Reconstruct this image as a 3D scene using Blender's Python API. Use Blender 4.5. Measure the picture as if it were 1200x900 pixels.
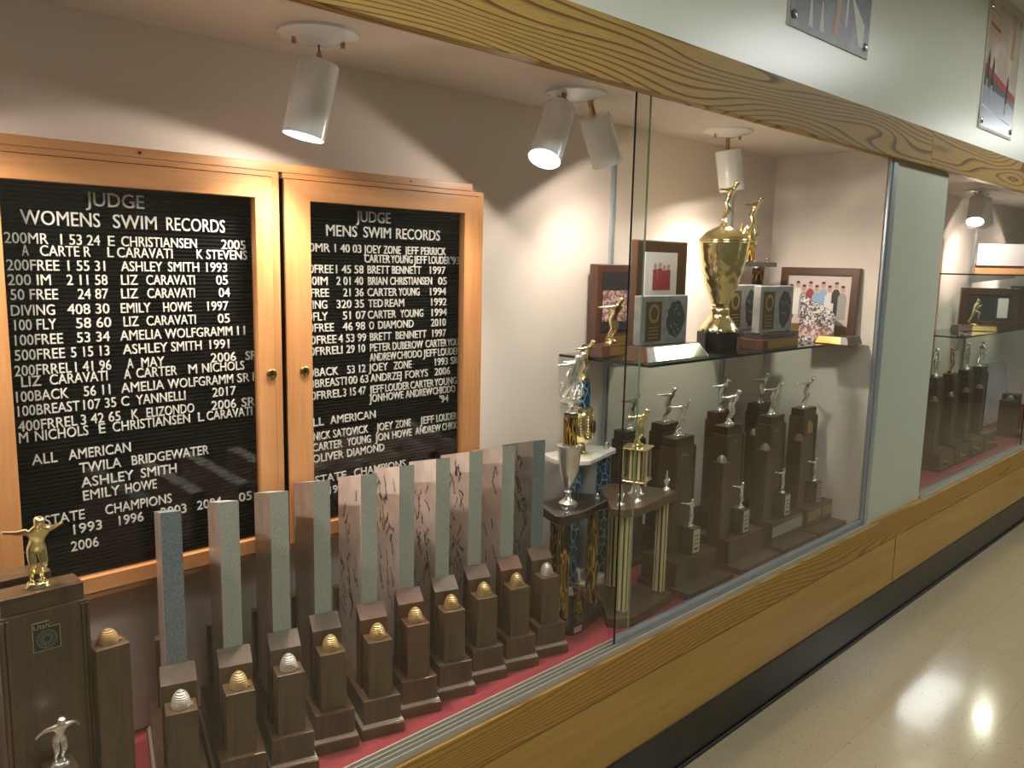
import bpy, bmesh, math, random
from mathutils import Vector, Matrix
random.seed(7)
for o in list(bpy.data.objects):
    bpy.data.objects.remove(o)
S = bpy.context.scene
COL = S.collection
pi = math.pi

# ------------------------------------------------------------------ camera
cd = bpy.data.cameras.new('camera'); cam = bpy.data.objects.new('camera', cd); COL.objects.link(cam)
cd.sensor_width = 36; cd.lens = 28.91; cd.clip_start = 0.02
right = Vector((0.71364272, -0.70019643, 0.02095281))
up = -Vector((-0.08705878, -0.11833014, -0.98915052))
fwd = Vector((0.69507901, 0.70407594, -0.14540369))
mr = Matrix((right, up, -fwd)).transposed().to_4x4()
cam.matrix_world = Matrix.Translation((0, -1.2918, 1.5)) @ mr
S.camera = cam

# ------------------------------------------------------------------ view and world
S.view_settings.view_transform = 'Standard'
try: S.view_settings.look = 'None'
except Exception: pass
S.view_settings.gamma = 1
S.view_settings.use_curve_mapping = False
S.view_settings.exposure = 0.3
w = bpy.data.worlds.new('world'); S.world = w; w.use_nodes = True
w.node_tree.nodes['Background'].inputs[0].default_value = (.75, .82, .72, 1)
w.node_tree.nodes['Background'].inputs[1].default_value = 0.05
CORRIDOR_STRENGTH = 15.0      # fluorescent troffers of the corridor
SPILL = 3.2
SPOT_POWER = 46.0             # halogen spots in the display case

# ------------------------------------------------------------------ materials
def nodes(name):
    m = bpy.data.materials.new(name); m.use_nodes = True
    nt = m.node_tree; return m, nt, nt.nodes['Principled BSDF']
def srgb(r, g, b):
    f = lambda c: (c/255/12.92) if c/255 <= .04045 else ((c/255+.055)/1.055)**2.4
    return (f(r), f(g), f(b), 1)
def mat(name, c, rough=.5, metal=0, spec=.5, coat=0, bump=0, bscale=200, emis=None, estr=0):
    m, nt, b = nodes(name)
    b.inputs['Base Color'].default_value = c; b.inputs['Roughness'].default_value = rough
    b.inputs['Metallic'].default_value = metal; b.inputs['Specular IOR Level'].default_value = spec
    b.inputs['Coat Weight'].default_value = coat
    if emis: b.inputs['Emission Color'].default_value = emis; b.inputs['Emission Strength'].default_value = estr
    if bump:
        n = nt.nodes.new('ShaderNodeTexNoise'); n.inputs['Scale'].default_value = bscale; n.inputs['Detail'].default_value = 3
        t = nt.nodes.new('ShaderNodeTexCoord'); nt.links.new(t.outputs['Object'], n.inputs['Vector'])
        bp = nt.nodes.new('ShaderNodeBump'); bp.inputs['Strength'].default_value = bump; bp.inputs['Distance'].default_value = .002
        nt.links.new(n.outputs['Fac'], bp.inputs['Height']); nt.links.new(bp.outputs['Normal'], b.inputs['Normal'])
    return m
def ramp(nt, stops):
    r = nt.nodes.new('ShaderNodeValToRGB'); e = r.color_ramp.elements
    while len(e) < len(stops): e.new(.5)
    for k, (p, c) in enumerate(stops): e[k].position = p; e[k].color = c
    return r
def wood(name, c1, c2, axis=2, fine=60, rough=.4, coat=.15, stretch=.06):
    """straight-grained wood, grain along the given axis"""
    m, nt, b = nodes(name); L = nt.links
    t = nt.nodes.new('ShaderNodeTexCoord'); mp = nt.nodes.new('ShaderNodeMapping')
    sc = [1, 1, 1]; sc[axis] = stretch; mp.inputs['Scale'].default_value = sc
    L.new(t.outputs['Object'], mp.inputs['Vector'])
    n = nt.nodes.new('ShaderNodeTexNoise'); n.inputs['Scale'].default_value = fine; n.inputs['Detail'].default_value = 6; n.inputs['Distortion'].default_value = .4
    n2 = nt.nodes.new('ShaderNodeTexNoise'); n2.inputs['Scale'].default_value = fine*5; n2.inputs['Detail'].default_value = 2
    L.new(mp.outputs[0], n.inputs['Vector']); L.new(mp.outputs[0], n2.inputs['Vector'])
    mx = nt.nodes.new('ShaderNodeMix'); mx.inputs[0].default_value = .35
    L.new(n.outputs['Fac'], mx.inputs[2]); L.new(n2.outputs['Fac'], mx.inputs[3])
    r = ramp(nt, [(.35, c1), (.65, c2)]); L.new(mx.outputs[0], r.inputs[0])
    L.new(r.outputs[0], b.inputs['Base Color']); b.inputs['Roughness'].default_value = rough; b.inputs['Coat Weight'].default_value = coat
    b.inputs['Coat Roughness'].default_value = .25
    return m
def cathedral(name, c1, c2, off=(0, 0, 0), dist=3.0, rings=58):
    """plain-sawn oak: long pointed growth rings running along x"""
    m, nt, b = nodes(name); L = nt.links
    t = nt.nodes.new('ShaderNodeTexCoord'); mp = nt.nodes.new('ShaderNodeMapping')
    mp.inputs['Location'].default_value = off; mp.inputs['Scale'].default_value = (.13, 1, 1)
    L.new(t.outputs['Object'], mp.inputs['Vector'])
    n = nt.nodes.new('ShaderNodeTexNoise'); n.inputs['Scale'].default_value = 5.2; n.inputs['Detail'].default_value = 1.2
    L.new(mp.outputs[0], n.inputs['Vector'])
    mu = nt.nodes.new('ShaderNodeMath'); mu.operation = 'MULTIPLY'; mu.inputs[1].default_value = rings*dist*.15
    L.new(n.outputs['Fac'], mu.inputs[0])
    sep = nt.nodes.new('ShaderNodeSeparateXYZ'); L.new(mp.outputs[0], sep.inputs[0])
    mz = nt.nodes.new('ShaderNodeMath'); mz.operation = 'MULTIPLY'; mz.inputs[1].default_value = rings; L.new(sep.outputs[2], mz.inputs[0])
    ad = nt.nodes.new('ShaderNodeMath'); L.new(mu.outputs[0], ad.inputs[0]); L.new(mz.outputs[0], ad.inputs[1])
    fr = nt.nodes.new('ShaderNodeMath'); fr.operation = 'FRACT'; L.new(ad.outputs[0], fr.inputs[0])
    r = ramp(nt, [(0, c1), (.6, c1), (.86, c2), (.94, c2), (1, c1)]); L.new(fr.outputs[0], r.inputs[0])
    mp2 = nt.nodes.new('ShaderNodeMapping'); mp2.inputs['Scale'].default_value = (.03, 1, 1); L.new(t.outputs['Object'], mp2.inputs['Vector'])
    g = nt.nodes.new('ShaderNodeTexNoise'); g.inputs['Scale'].default_value = 420; g.inputs['Detail'].default_value = 2; L.new(mp2.outputs[0], g.inputs['Vector'])
    mx = nt.nodes.new('ShaderNodeMix'); mx.data_type = 'RGBA'; mx.blend_type = 'OVERLAY'; mx.inputs[0].default_value = .35
    L.new(r.outputs[0], mx.inputs[6]); L.new(g.outputs['Fac'], mx.inputs[7]); L.new(mx.outputs[2], b.inputs['Base Color'])
    b.inputs['Roughness'].default_value = .6; b.inputs['Specular IOR Level'].default_value = .3; b.inputs['Coat Weight'].default_value = .05; b.inputs['Coat Roughness'].default_value = .3
    return m
def speckle(name, c1, c2, scale, rough=.6, lo=.45, hi=.6, bump=.0):
    m, nt, b = nodes(name); L = nt.links
    t = nt.nodes.new('ShaderNodeTexCoord'); n = nt.nodes.new('ShaderNodeTexNoise'); n.inputs['Scale'].default_value = scale; n.inputs['Detail'].default_value = 3
    L.new(t.outputs['Object'], n.inputs['Vector']); r = ramp(nt, [(lo, c1), (hi, c2)]); L.new(n.outputs['Fac'], r.inputs[0])
    L.new(r.outputs[0], b.inputs['Base Color']); b.inputs['Roughness'].default_value = rough
    if bump:
        bp = nt.nodes.new('ShaderNodeBump'); bp.inputs['Strength'].default_value = bump; bp.inputs['Distance'].default_value = .001
        L.new(n.outputs['Fac'], bp.inputs['Height']); L.new(bp.outputs['Normal'], b.inputs['Normal'])
    return m
def glass(name, tint, f0=1.5):
    m = bpy.data.materials.new(name); m.use_nodes = True; nt = m.node_tree; nt.nodes.clear(); L = nt.links
    o = nt.nodes.new('ShaderNodeOutputMaterial'); mx = nt.nodes.new('ShaderNodeMixShader')
    ge = nt.nodes.new('ShaderNodeNewGeometry'); dt = nt.nodes.new('ShaderNodeVectorMath'); dt.operation = 'DOT_PRODUCT'
    L.new(ge.outputs['Incoming'], dt.inputs[0]); L.new(ge.outputs['Normal'], dt.inputs[1])
    def mth(op, a, b=None):
        n = nt.nodes.new('ShaderNodeMath'); n.operation = op
        for k, v in enumerate((a, b)):
            if v is None: continue
            if isinstance(v, (int, float)): n.inputs[k].default_value = v
            else: L.new(v, n.inputs[k])
        return n.outputs[0]
    r0 = ((f0-1)/(f0+1))**2
    sch = mth('POWER', mth('SUBTRACT', 1.0, mth('ABSOLUTE', dt.outputs['Value'])), 5.0)   # Schlick's Fresnel, the same from both faces
    fac = mth('ADD', mth('MULTIPLY', sch, 1-r0), r0)
    tr = nt.nodes.new('ShaderNodeBsdfTransparent'); tr.inputs[0].default_value = tint
    gl = nt.nodes.new('ShaderNodeBsdfGlossy'); gl.inputs['Roughness'].default_value = 0.0
    L.new(fac, mx.inputs[0]); L.new(tr.outputs[0], mx.inputs[1]); L.new(gl.outputs[0], mx.inputs[2]); L.new(mx.outputs[0], o.inputs[0])
    return m
def flames(name, ground, flame, tip, zscale=26):
    m, nt, b = nodes(name); L = nt.links
    t = nt.nodes.new('ShaderNodeTexCoord'); mp = nt.nodes.new('ShaderNodeMapping'); mp.inputs['Scale'].default_value = (1, 1, .22)
    L.new(t.outputs['Object'], mp.inputs['Vector'])
    wv = nt.nodes.new('ShaderNodeTexNoise'); wv.inputs['Scale'].default_value = 48; wv.inputs['Detail'].default_value = .6; wv.inputs['Distortion'].default_value = 1.4
    L.new(mp.outputs[0], wv.inputs['Vector'])
    r = ramp(nt, [(.46, ground), (.5, flame), (.56, tip), (.6, ground), (.72, flame)]); r.color_ramp.interpolation = 'LINEAR'; L.new(wv.outputs['Fac'], r.inputs[0])
    L.new(r.outputs[0], b.inputs['Base Color']); b.inputs['Roughness'].default_value = .2; b.inputs['Metallic'].default_value = .25
    return m
def prism_foil(name, c1, c2, c3):
    m, nt, b = nodes(name); L = nt.links
    t = nt.nodes.new('ShaderNodeTexCoord'); v = nt.nodes.new('ShaderNodeTexVoronoi'); v.inputs['Scale'].default_value = 55; v.feature = 'DISTANCE_TO_EDGE'
    mp = nt.nodes.new('ShaderNodeMapping'); mp.inputs['Scale'].default_value = (1, 1, .5); L.new(t.outputs['Object'], mp.inputs['Vector']); L.new(mp.outputs[0], v.inputs['Vector'])
    r = ramp(nt, [(0, c3), (.045, c3), (.07, c1), (.4, c2)]); L.new(v.outputs['Distance'], r.inputs[0]); L.new(r.outputs[0], b.inputs['Base Color'])
    b.inputs['Metallic'].default_value = .6; b.inputs['Roughness'].default_value = .25
    return m

M = {}
M['oak_header'] = cathedral('oak_header', srgb(154, 124, 62), srgb(86, 60, 20), off=(.3, 0, .2))
M['oak_header_b'] = cathedral('oak_header_second_board', srgb(152, 121, 60), srgb(86, 60, 22), off=(2.1, 0, .7))
M['oak_sill'] = cathedral('oak_sill', srgb(160, 124, 58), srgb(124, 88, 36), off=(1.2, 0, .5), rings=55, dist=2.2)
M['oak_panel'] = wood('oak_panel', srgb(156, 121, 50), srgb(174, 139, 66), axis=0, fine=26)
M['oak_cabinet'] = wood('oak_cabinet', srgb(166, 112, 68), srgb(186, 134, 87), axis=2, fine=30)
M['oak_cabinet_x'] = wood('oak_cabinet_rail', srgb(166, 112, 68), srgb(186, 134, 87), axis=0, fine=30)
M['walnut'] = wood('walnut', srgb(56, 41, 28), srgb(85, 64, 44), axis=2, fine=40, rough=.35)
M['walnut_red'] = wood('walnut_reddish', srgb(62, 37, 26), srgb(92, 57, 40), axis=2, fine=40, rough=.35)
M['walnut_x'] = wood('walnut_lengthwise', srgb(62, 42, 30), srgb(94, 66, 46), axis=0, fine=40, rough=.35)
M['plaque_wood'] = wood('plaque_wood', srgb(66, 42, 33), srgb(90, 60, 47), axis=2, fine=36, rough=.3)
M['plaque_dark'] = wood('plaque_dark', srgb(60, 36, 24), srgb(84, 54, 36), axis=2, fine=36, rough=.3)
M['wall_case'] = mat('wall_case_paint', srgb(216, 205, 197), .65, bump=.05, bscale=300)
M['wall_hall'] = mat('wall_hall_paint', srgb(202, 206, 190), .3, spec=.5, bump=.06, bscale=40)
M['pier'] = mat('pier_paint', srgb(176, 182, 164), .4, bump=.05, bscale=120)
M['opposite'] = mat('opposite_wall_paint', srgb(112, 108, 96), .6, bump=.05, bscale=120)
M['ceil'] = mat('ceiling_paint', srgb(214, 214, 204), .8, bump=.1, bscale=60)
M['red'] = speckle('red_felt', srgb(108, 30, 37), srgb(132, 44, 51), 700, rough=.9, bump=.3)
M['black_base'] = speckle('black_vinyl_base', srgb(24, 20, 16), srgb(36, 30, 24), 9, rough=.28, lo=.4, hi=.7)
M['alu'] = mat('aluminium', srgb(176, 172, 160), .4, metal=.35)
M['alu_dark'] = mat('aluminium_groove', srgb(60, 60, 58), .5, metal=.6)
M['alu_blue'] = mat('aluminium_satin', srgb(168, 176, 182), .3, metal=.5)
M['chrome'] = mat('chrome', srgb(214, 212, 206), .1, metal=1)
M['silver'] = mat('silver_plastic', srgb(244, 243, 238), .27, metal=.92)
M['gold'] = mat('gold_plastic', srgb(238, 224, 170), .15, metal=.97)
M['gold_warm'] = mat('gold_metal', srgb(226, 190, 124), .24, metal=1)
M['hive_gold'] = mat('beehive_gold', srgb(188, 160, 112), .38, metal=.8)
M['hive_silver'] = mat('beehive_silver', srgb(188, 182, 172), .38, metal=.75)
M['brass'] = mat('brass', srgb(182, 152, 96), .25, metal=1)
M['glass'] = glass('sheet_glass', (.97, .985, .97, 1))
M['glass_board'] = glass('cabinet_glass', (.99, .99, .99, 1), 1.45)
M['glass_edge'] = mat('glass_cut_edge', srgb(20, 34, 28), .15)
M['glass_shelf'] = glass('shelf_glass', (.72, .8, .76, 1), 1.45)
M['black'] = mat('black_plastic', srgb(16, 15, 14), .35)
M['dark_gap'] = mat('dark_gap', srgb(20, 14, 10), .8)
M['letter'] = mat('white_letter_plastic', srgb(226, 222, 214), .45)
M['white_lamp'] = mat('white_enamel', srgb(236, 239, 243), .22, coat=.4)
M['bulb'] = mat('lit_bulb', (1, 1, 1, 1), .5, emis=(1, .86, .68, 1), estr=14)
M['bulb_off'] = mat('unlit_bulb', srgb(90, 88, 84), .3)
M['tube'] = mat('fluorescent_diffuser', (1, 1, 1, 1), .5, emis=(.97, 1, .97, 1), estr=CORRIDOR_STRENGTH)
M['marble_white'] = speckle('white_marble', srgb(206, 202, 196), srgb(226, 222, 216), 14, rough=.25)
M['marble_grey'] = speckle('grey_marble', srgb(120, 120, 120), srgb(136, 136, 136), 30, rough=.35)
M['ink'] = mat('black_ink', srgb(34, 30, 30), .6)
M['glass_rim'] = mat('pale_glass_edge', srgb(120, 138, 120), .15)
M['flute'] = mat('pale_gold_flute', srgb(214, 204, 150), .3, metal=.45)
M['print_wall'] = mat('printed_backdrop', srgb(198, 182, 176), .5)
M['etch'] = mat('etched_dark', srgb(48, 50, 50), .6)
M['plate_gold'] = mat('engraved_gold_plate', srgb(190, 158, 92), .3, metal=.8)
M['plate_dark'] = mat('engraved_bronze_plate', srgb(92, 80, 52), .4, metal=.5)
M['plate_silver'] = mat('engraved_silver_plate', srgb(198, 194, 180), .3, metal=.7)
M['plate_green'] = mat('polished_plate', srgb(196, 206, 168), .06, metal=1)
M['emblem'] = mat('emblem_green', srgb(24, 34, 32), .35)
M['emblem_line'] = mat('emblem_line', srgb(150, 150, 112), .4, metal=.3)
M['emblem_grey'] = mat('emblem_grey', srgb(98, 102, 88), .45)
M['flame'] = flames('flame_foil', srgb(22, 15, 7), srgb(128, 88, 24), srgb(206, 164, 74))
M['blue_foil'] = prism_foil('blue_prism_foil', srgb(10, 56, 110), srgb(24, 96, 150), srgb(140, 205, 226))
M['mirror_black'] = mat('black_gloss', srgb(22, 20, 20), .12, coat=.5)
M['poster_grey'] = mat('printed_grey', srgb(150, 146, 142), .5)
M['paper'] = mat('white_card', srgb(178, 172, 176), .6)
M['skin'] = mat('printed_skin', srgb(186, 146, 130), .5)
M['print_red'] = mat('printed_red', srgb(150, 52, 54), .5)
M['print_blue'] = mat('printed_blue', srgb(136, 168, 200), .5)
M['print_dark'] = mat('printed_dark', srgb(40, 38, 44), .5)
M['print_white'] = mat('printed_white', srgb(214, 210, 206), .5)
M['print_pink'] = speckle('printed_crowd', srgb(120, 82, 84), srgb(206, 180, 168), 90, rough=.5)
M['collage'] = speckle('printed_collage', srgb(60, 54, 60), srgb(214, 206, 204), 130, rough=.4)
def slab(name, c1, c2): return speckle(name, c1, c2, 210, rough=.5, lo=.3, hi=.7, bump=.1)
M['slab_front'] = slab('rough_granite', srgb(134, 136, 128), srgb(156, 157, 149))
M['slab_blue'] = slab('rough_blue_granite', srgb(82, 92, 95), srgb(118, 128, 130))
M['slab_side'] = speckle('polished_granite_side', srgb(190, 174, 166), srgb(204, 188, 180), 20, rough=.35)
M['slab_side_dark'] = speckle('polished_dark_side', srgb(118, 114, 112), srgb(136, 130, 126), 20, rough=.35)
M['slab_side_plain'] = speckle('polished_plain_side', srgb(140, 124, 112), srgb(156, 140, 128), 14, rough=.35)

def felt():
    m, nt, b = nodes('black_ribbed_felt'); L = nt.links
    t = nt.nodes.new('ShaderNodeTexCoord'); wv = nt.nodes.new('ShaderNodeTexWave'); wv.bands_direction = 'Z'; wv.inputs['Scale'].default_value = 38
    L.new(t.outputs['Object'], wv.inputs['Vector']); r = ramp(nt, [(.1, srgb(5, 5, 5)), (.6, srgb(20, 19, 19))]); L.new(wv.outputs['Fac'], r.inputs[0])
    L.new(r.outputs[0], b.inputs['Base Color']); b.inputs['Roughness'].default_value = .9; b.inputs['Specular IOR Level'].default_value = .02
    bp = nt.nodes.new('ShaderNodeBump'); bp.inputs['Distance'].default_value = .004; L.new(wv.outputs['Fac'], bp.inputs['Height']); L.new(bp.outputs['Normal'], b.inputs['Normal'])
    return m
M['felt'] = felt()
def tilefloor():
    m, nt, b = nodes('waxed_vinyl_tile'); L = nt.links
    t = nt.nodes.new('ShaderNodeTexCoord')
    br = nt.nodes.new('ShaderNodeTexBrick'); br.offset = 0; br.inputs['Scale'].default_value = 1; br.inputs['Brick Width'].default_value = .305; br.inputs['Row Height'].default_value = .305
    br.inputs['Mortar Size'].default_value = .0012; br.inputs['Color1'].default_value = srgb(164, 150, 122); br.inputs['Color2'].default_value = srgb(160, 146, 118); br.inputs['Mortar'].default_value = srgb(146, 132, 107)
    mp = nt.nodes.new('ShaderNodeMapping'); mp.inputs['Location'].default_value = (.05, .02, 0); L.new(t.outputs['Object'], mp.inputs['Vector']); L.new(mp.outputs[0], br.inputs['Vector'])
    n = nt.nodes.new('ShaderNodeTexNoise'); n.inputs['Scale'].default_value = 90; n.inputs['Detail'].default_value = 2; L.new(t.outputs['Object'], n.inputs['Vector'])
    r = ramp(nt, [(.28, srgb(120, 108, 86)), (.36, (1, 1, 1, 1))]); L.new(n.outputs['Fac'], r.inputs[0])
    mx = nt.nodes.new('ShaderNodeMix'); mx.data_type = 'RGBA'; mx.blend_type = 'MULTIPLY'; mx.inputs[0].default_value = .55
    L.new(br.outputs['Color'], mx.inputs[6]); L.new(r.outputs[0], mx.inputs[7]); L.new(mx.outputs[2], b.inputs['Base Color'])
    n2 = nt.nodes.new('ShaderNodeTexNoise'); n2.inputs['Scale'].default_value = 7; n2.inputs['Detail'].default_value = 2; L.new(t.outputs['Object'], n2.inputs['Vector'])
    bp = nt.nodes.new('ShaderNodeBump'); bp.inputs['Strength'].default_value = .12; bp.inputs['Distance'].default_value = .004; L.new(n2.outputs['Fac'], bp.inputs['Height']); L.new(bp.outputs['Normal'], b.inputs['Normal'])
    b.inputs['Roughness'].default_value = .14; b.inputs['Coat Weight'].default_value = .3; b.inputs['Coat Roughness'].default_value = .06
    return m
M['tile'] = tilefloor()

# ------------------------------------------------------------------ mesh helpers
def obj(name, me, m, parent=None, bevel=0, smooth=False):
    o = bpy.data.objects.new(name, me); COL.objects.link(o)
    if not isinstance(m, (list, tuple)): m = [m]
    if not me.materials:
        for k in m: me.materials.append(k if not isinstance(k, str) else M[k])
    if parent: o.parent = parent
    if bevel:
        bv = o.modifiers.new('bevel', 'BEVEL'); bv.width = bevel; bv.segments = 2; bv.limit_method = 'ANGLE'
    if smooth:
        for p in me.polygons: p.use_smooth = True
    return o
class MB:
    def __init__(s): s.bm = bmesh.new(); s.mi = 0
    def _f(s, vs):
        try:
            f = s.bm.faces.new(vs); f.material_index = s.mi; return f
        except ValueError: return None
    def box(s, x0, x1, y0, y1, z0, z1, mtx=None):
        v = [s.bm.verts.new(mtx @ Vector(p) if mtx else p) for p in ((x0,y0,z0),(x1,y0,z0),(x1,y1,z0),(x0,y1,z0),(x0,y0,z1),(x1,y0,z1),(x1,y1,z1),(x0,y1,z1))]
        for q in ((3,2,1,0),(4,5,6,7),(0,1,5,4),(1,2,6,5),(2,3,7,6),(3,0,4,7)): s._f([v[i] for i in q])
        return s
    def prism(s, pts, z0, z1, mtx=None):
        """pts: counter-clockwise xy outline"""
        T = (lambda p: mtx @ Vector(p)) if mtx else (lambda p: p)
        a = [s.bm.verts.new(T((x, y, z0))) for x, y in pts]; b = [s.bm.verts.new(T((x, y, z1))) for x, y in pts]; n = len(pts)
        s._f(a[::-1]); s._f(b)
        for i in range(n): s._f([a[i], a[(i+1) % n], b[(i+1) % n], b[i]])
        return s
    def lathe(s, prof, c=(0, 0, 0), n=24, cap=True, mtx=None):
        T = (lambda p: mtx @ Vector(p)) if mtx else (lambda p: p)
        rings = []
        for r, z in prof:
            rings.append([s.bm.verts.new(T((c[0]+r*math.cos(2*pi*i/n), c[1]+r*math.sin(2*pi*i/n), c[2]+z))) for i in range(n)])
        for a, b in zip(rings, rings[1:]):
            for i in range(n): s._f([a[i], a[(i+1) % n], b[(i+1) % n], b[i]])
        if cap: s._f(rings[0][::-1]); s._f(rings[-1])
        return s
    def tube(s, pts, r, n=8):
        pts = [Vector(p) for p in pts]; rs = r if isinstance(r, (list, tuple)) else [r]*len(pts); rings = []
        for k, p in enumerate(pts):
            d = (pts[min(k+1, len(pts)-1)] - pts[max(k-1, 0)]).normalized()
            q = d.to_track_quat('Z', 'Y'); rings.append([s.bm.verts.new(p + q @ Vector((rs[k]*math.cos(2*pi*i/n), rs[k]*math.sin(2*pi*i/n), 0))) for i in range(n)])
        for a, b in zip(rings, rings[1:]):
            for i in range(n): s._f([a[i], a[(i+1) % n], b[(i+1) % n], b[i]])
        s._f(rings[0][::-1]); s._f(rings[-1]); return s
    def poly(s, pts3):
        s._f([s.bm.verts.new(p) for p in pts3]); return s
    def mesh(s, name):
        bmesh.ops.recalc_face_normals(s.bm, faces=s.bm.faces[:]); me = bpy.data.meshes.new(name); s.bm.to_mesh(me); s.bm.free(); return me
    def build(s, name, m, parent=None, bevel=0, smooth=False): return obj(name, s.mesh(name), m, parent, bevel, smooth)
def frame(parent, name, o, i, y0, y1, m1, m2, bevel=.001, mtx=None):
    """mitred rectangular frame as one connected mesh; o, i = outer and inner (x0, x1, z0, z1); m1 stiles, m2 rails"""
    mb = MB(); T = (lambda p: mtx @ Vector(p)) if mtx else (lambda p: p)
    c = lambda q: [(q[0], q[2]), (q[1], q[2]), (q[1], q[3]), (q[0], q[3])]
    V = {}
    for k, q in (('o', c(o)), ('i', c(i))):
        for yy in (0, 1):
            for n, (x, z) in enumerate(q): V[k, yy, n] = mb.bm.verts.new(T((x, (y0, y1)[yy], z)))
    for n in range(4):
        mb.mi = 1 if n in (0, 2) else 0; p = (n+1) % 4
        for q in ((('o', 0), ('i', 0)), (('i', 0), ('i', 1)), (('i', 1), ('o', 1)), (('o', 1), ('o', 0))):
            mb._f([V[q[0][0], q[0][1], n], V[q[0][0], q[0][1], p], V[q[1][0], q[1][1], p], V[q[1][0], q[1][1], n]])
    return mb.build(name, [M[m1], M[m2]], parent, bevel)
def tag(o, label=None, cat=None, group=None, kind=None):
    if label: o['label'] = label
    if cat: o['category'] = cat
    if group: o['group'] = group
    if kind: o['kind'] = kind
    return o
def thing(name, label, cat, loc=(0, 0, 0), rz=0, group=None):
    o = bpy.data.objects.new(name, None); COL.objects.link(o); o.empty_display_size = .05
    o.location = loc; o.rotation_euler = (0, 0, rz); return tag(o, label, cat, group)
def struct(name, mb, m, bevel=0): return tag(mb.build(name, m, None, bevel), kind='structure')
def autosmooth(o, ang=40):
    me = o.data
    for p in me.polygons: p.use_smooth = True
    try: me.set_sharp_from_angle(angle=math.radians(ang))
    except Exception: pass
    return o
def copy_tree(o, parent=None):
    c = o.copy(); COL.objects.link(c)
    if parent: c.parent = parent
    for ch in list(o.children): copy_tree(ch, c)
    return c
_cap = []
def raw_text(txt, depth, res=3):
    cu = bpy.data.curves.new('txt', 'FONT'); cu.body = txt; cu.extrude = depth/2; cu.resolution_u = res
    o = bpy.data.objects.new('txt', cu); COL.objects.link(o)
    dg = bpy.context.evaluated_depsgraph_get(); dg.update(); me = bpy.data.meshes.new_from_object(o.evaluated_get(dg))
    bpy.data.objects.remove(o); bpy.data.curves.remove(cu); return me
def text_mesh(txt, height, depth=.0012, width=None):
    """upright lettering in the xz plane, facing -y, origin at its lower left, cap height = height"""
    if not _cap:
        h = raw_text('H', 0); _cap.append(max(v.co.y for v in h.vertices)); bpy.data.meshes.remove(h)
    s = height/_cap[0]; me = raw_text(txt, depth/s)
    xs = [v.co.x for v in me.vertices]; x0, x1 = min(xs), max(xs)
    sx = s if width is None else width/max(x1-x0, 1e-6)
    for v in me.vertices:
        x, y, z = v.co; v.co = ((x-x0)*sx, -z*s, y*s)
    return me
def join_text(parts, name, m, parent):
    """parts: (mesh, x, y, z) -> one mesh object"""
    bm = bmesh.new()
    for me, x, y, z in parts:
        for v in me.vertices: v.co += Vector((x, y, z))
        bm.from_mesh(me); bpy.data.meshes.remove(me)
    bmesh.ops.recalc_face_normals(bm, faces=bm.faces[:])
    r = bpy.data.meshes.new(name); bm.to_mesh(r); bm.free(); return obj(name, r, m, parent)

# ------------------------------------------------------------------ figures (one continuous skinned surface each)
def figure_mesh(name, J, E, Rr):
    me = bpy.data.meshes.new(name); keys = list(J); me.from_pydata([J[k] for k in keys], [(keys.index(a), keys.index(b)) for a, b in E], [])
    o = bpy.data.objects.new(name, me); COL.objects.link(o)
    md = o.modifiers.new('skin', 'SKIN'); md.use_smooth_shade = True
    for i, k in enumerate(keys):
        sv = me.skin_vertices[0].data[i]; r = Rr[k]; r = (r, r) if not isinstance(r, tuple) else r; kf = 1.18 if k[:3] in ('hip', 'kne', 'cal', 'ank', 'toe') else (1.35 if k in ('skull', 'crown', 'neck') else 1.32); sv.radius = (r[0]*kf, r[1]*kf*1.05); sv.use_root = (k == 'pelvis')
    sub = o.modifiers.new('sub', 'SUBSURF'); sub.levels = 2
    dg = bpy.context.evaluated_depsgraph_get(); dg.update(); out = bpy.data.meshes.new_from_object(o.evaluated_get(dg))
    bpy.data.objects.remove(o); out.name = name
    z = [v.co.z for v in out.vertices]; z0, sc = min(z), 1/(max(z)-min(z))
    for v in out.vertices: v.co = Vector((v.co.x, v.co.y, v.co.z-z0))*sc
    for p in out.polygons: p.use_smooth = True
    return out
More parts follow.
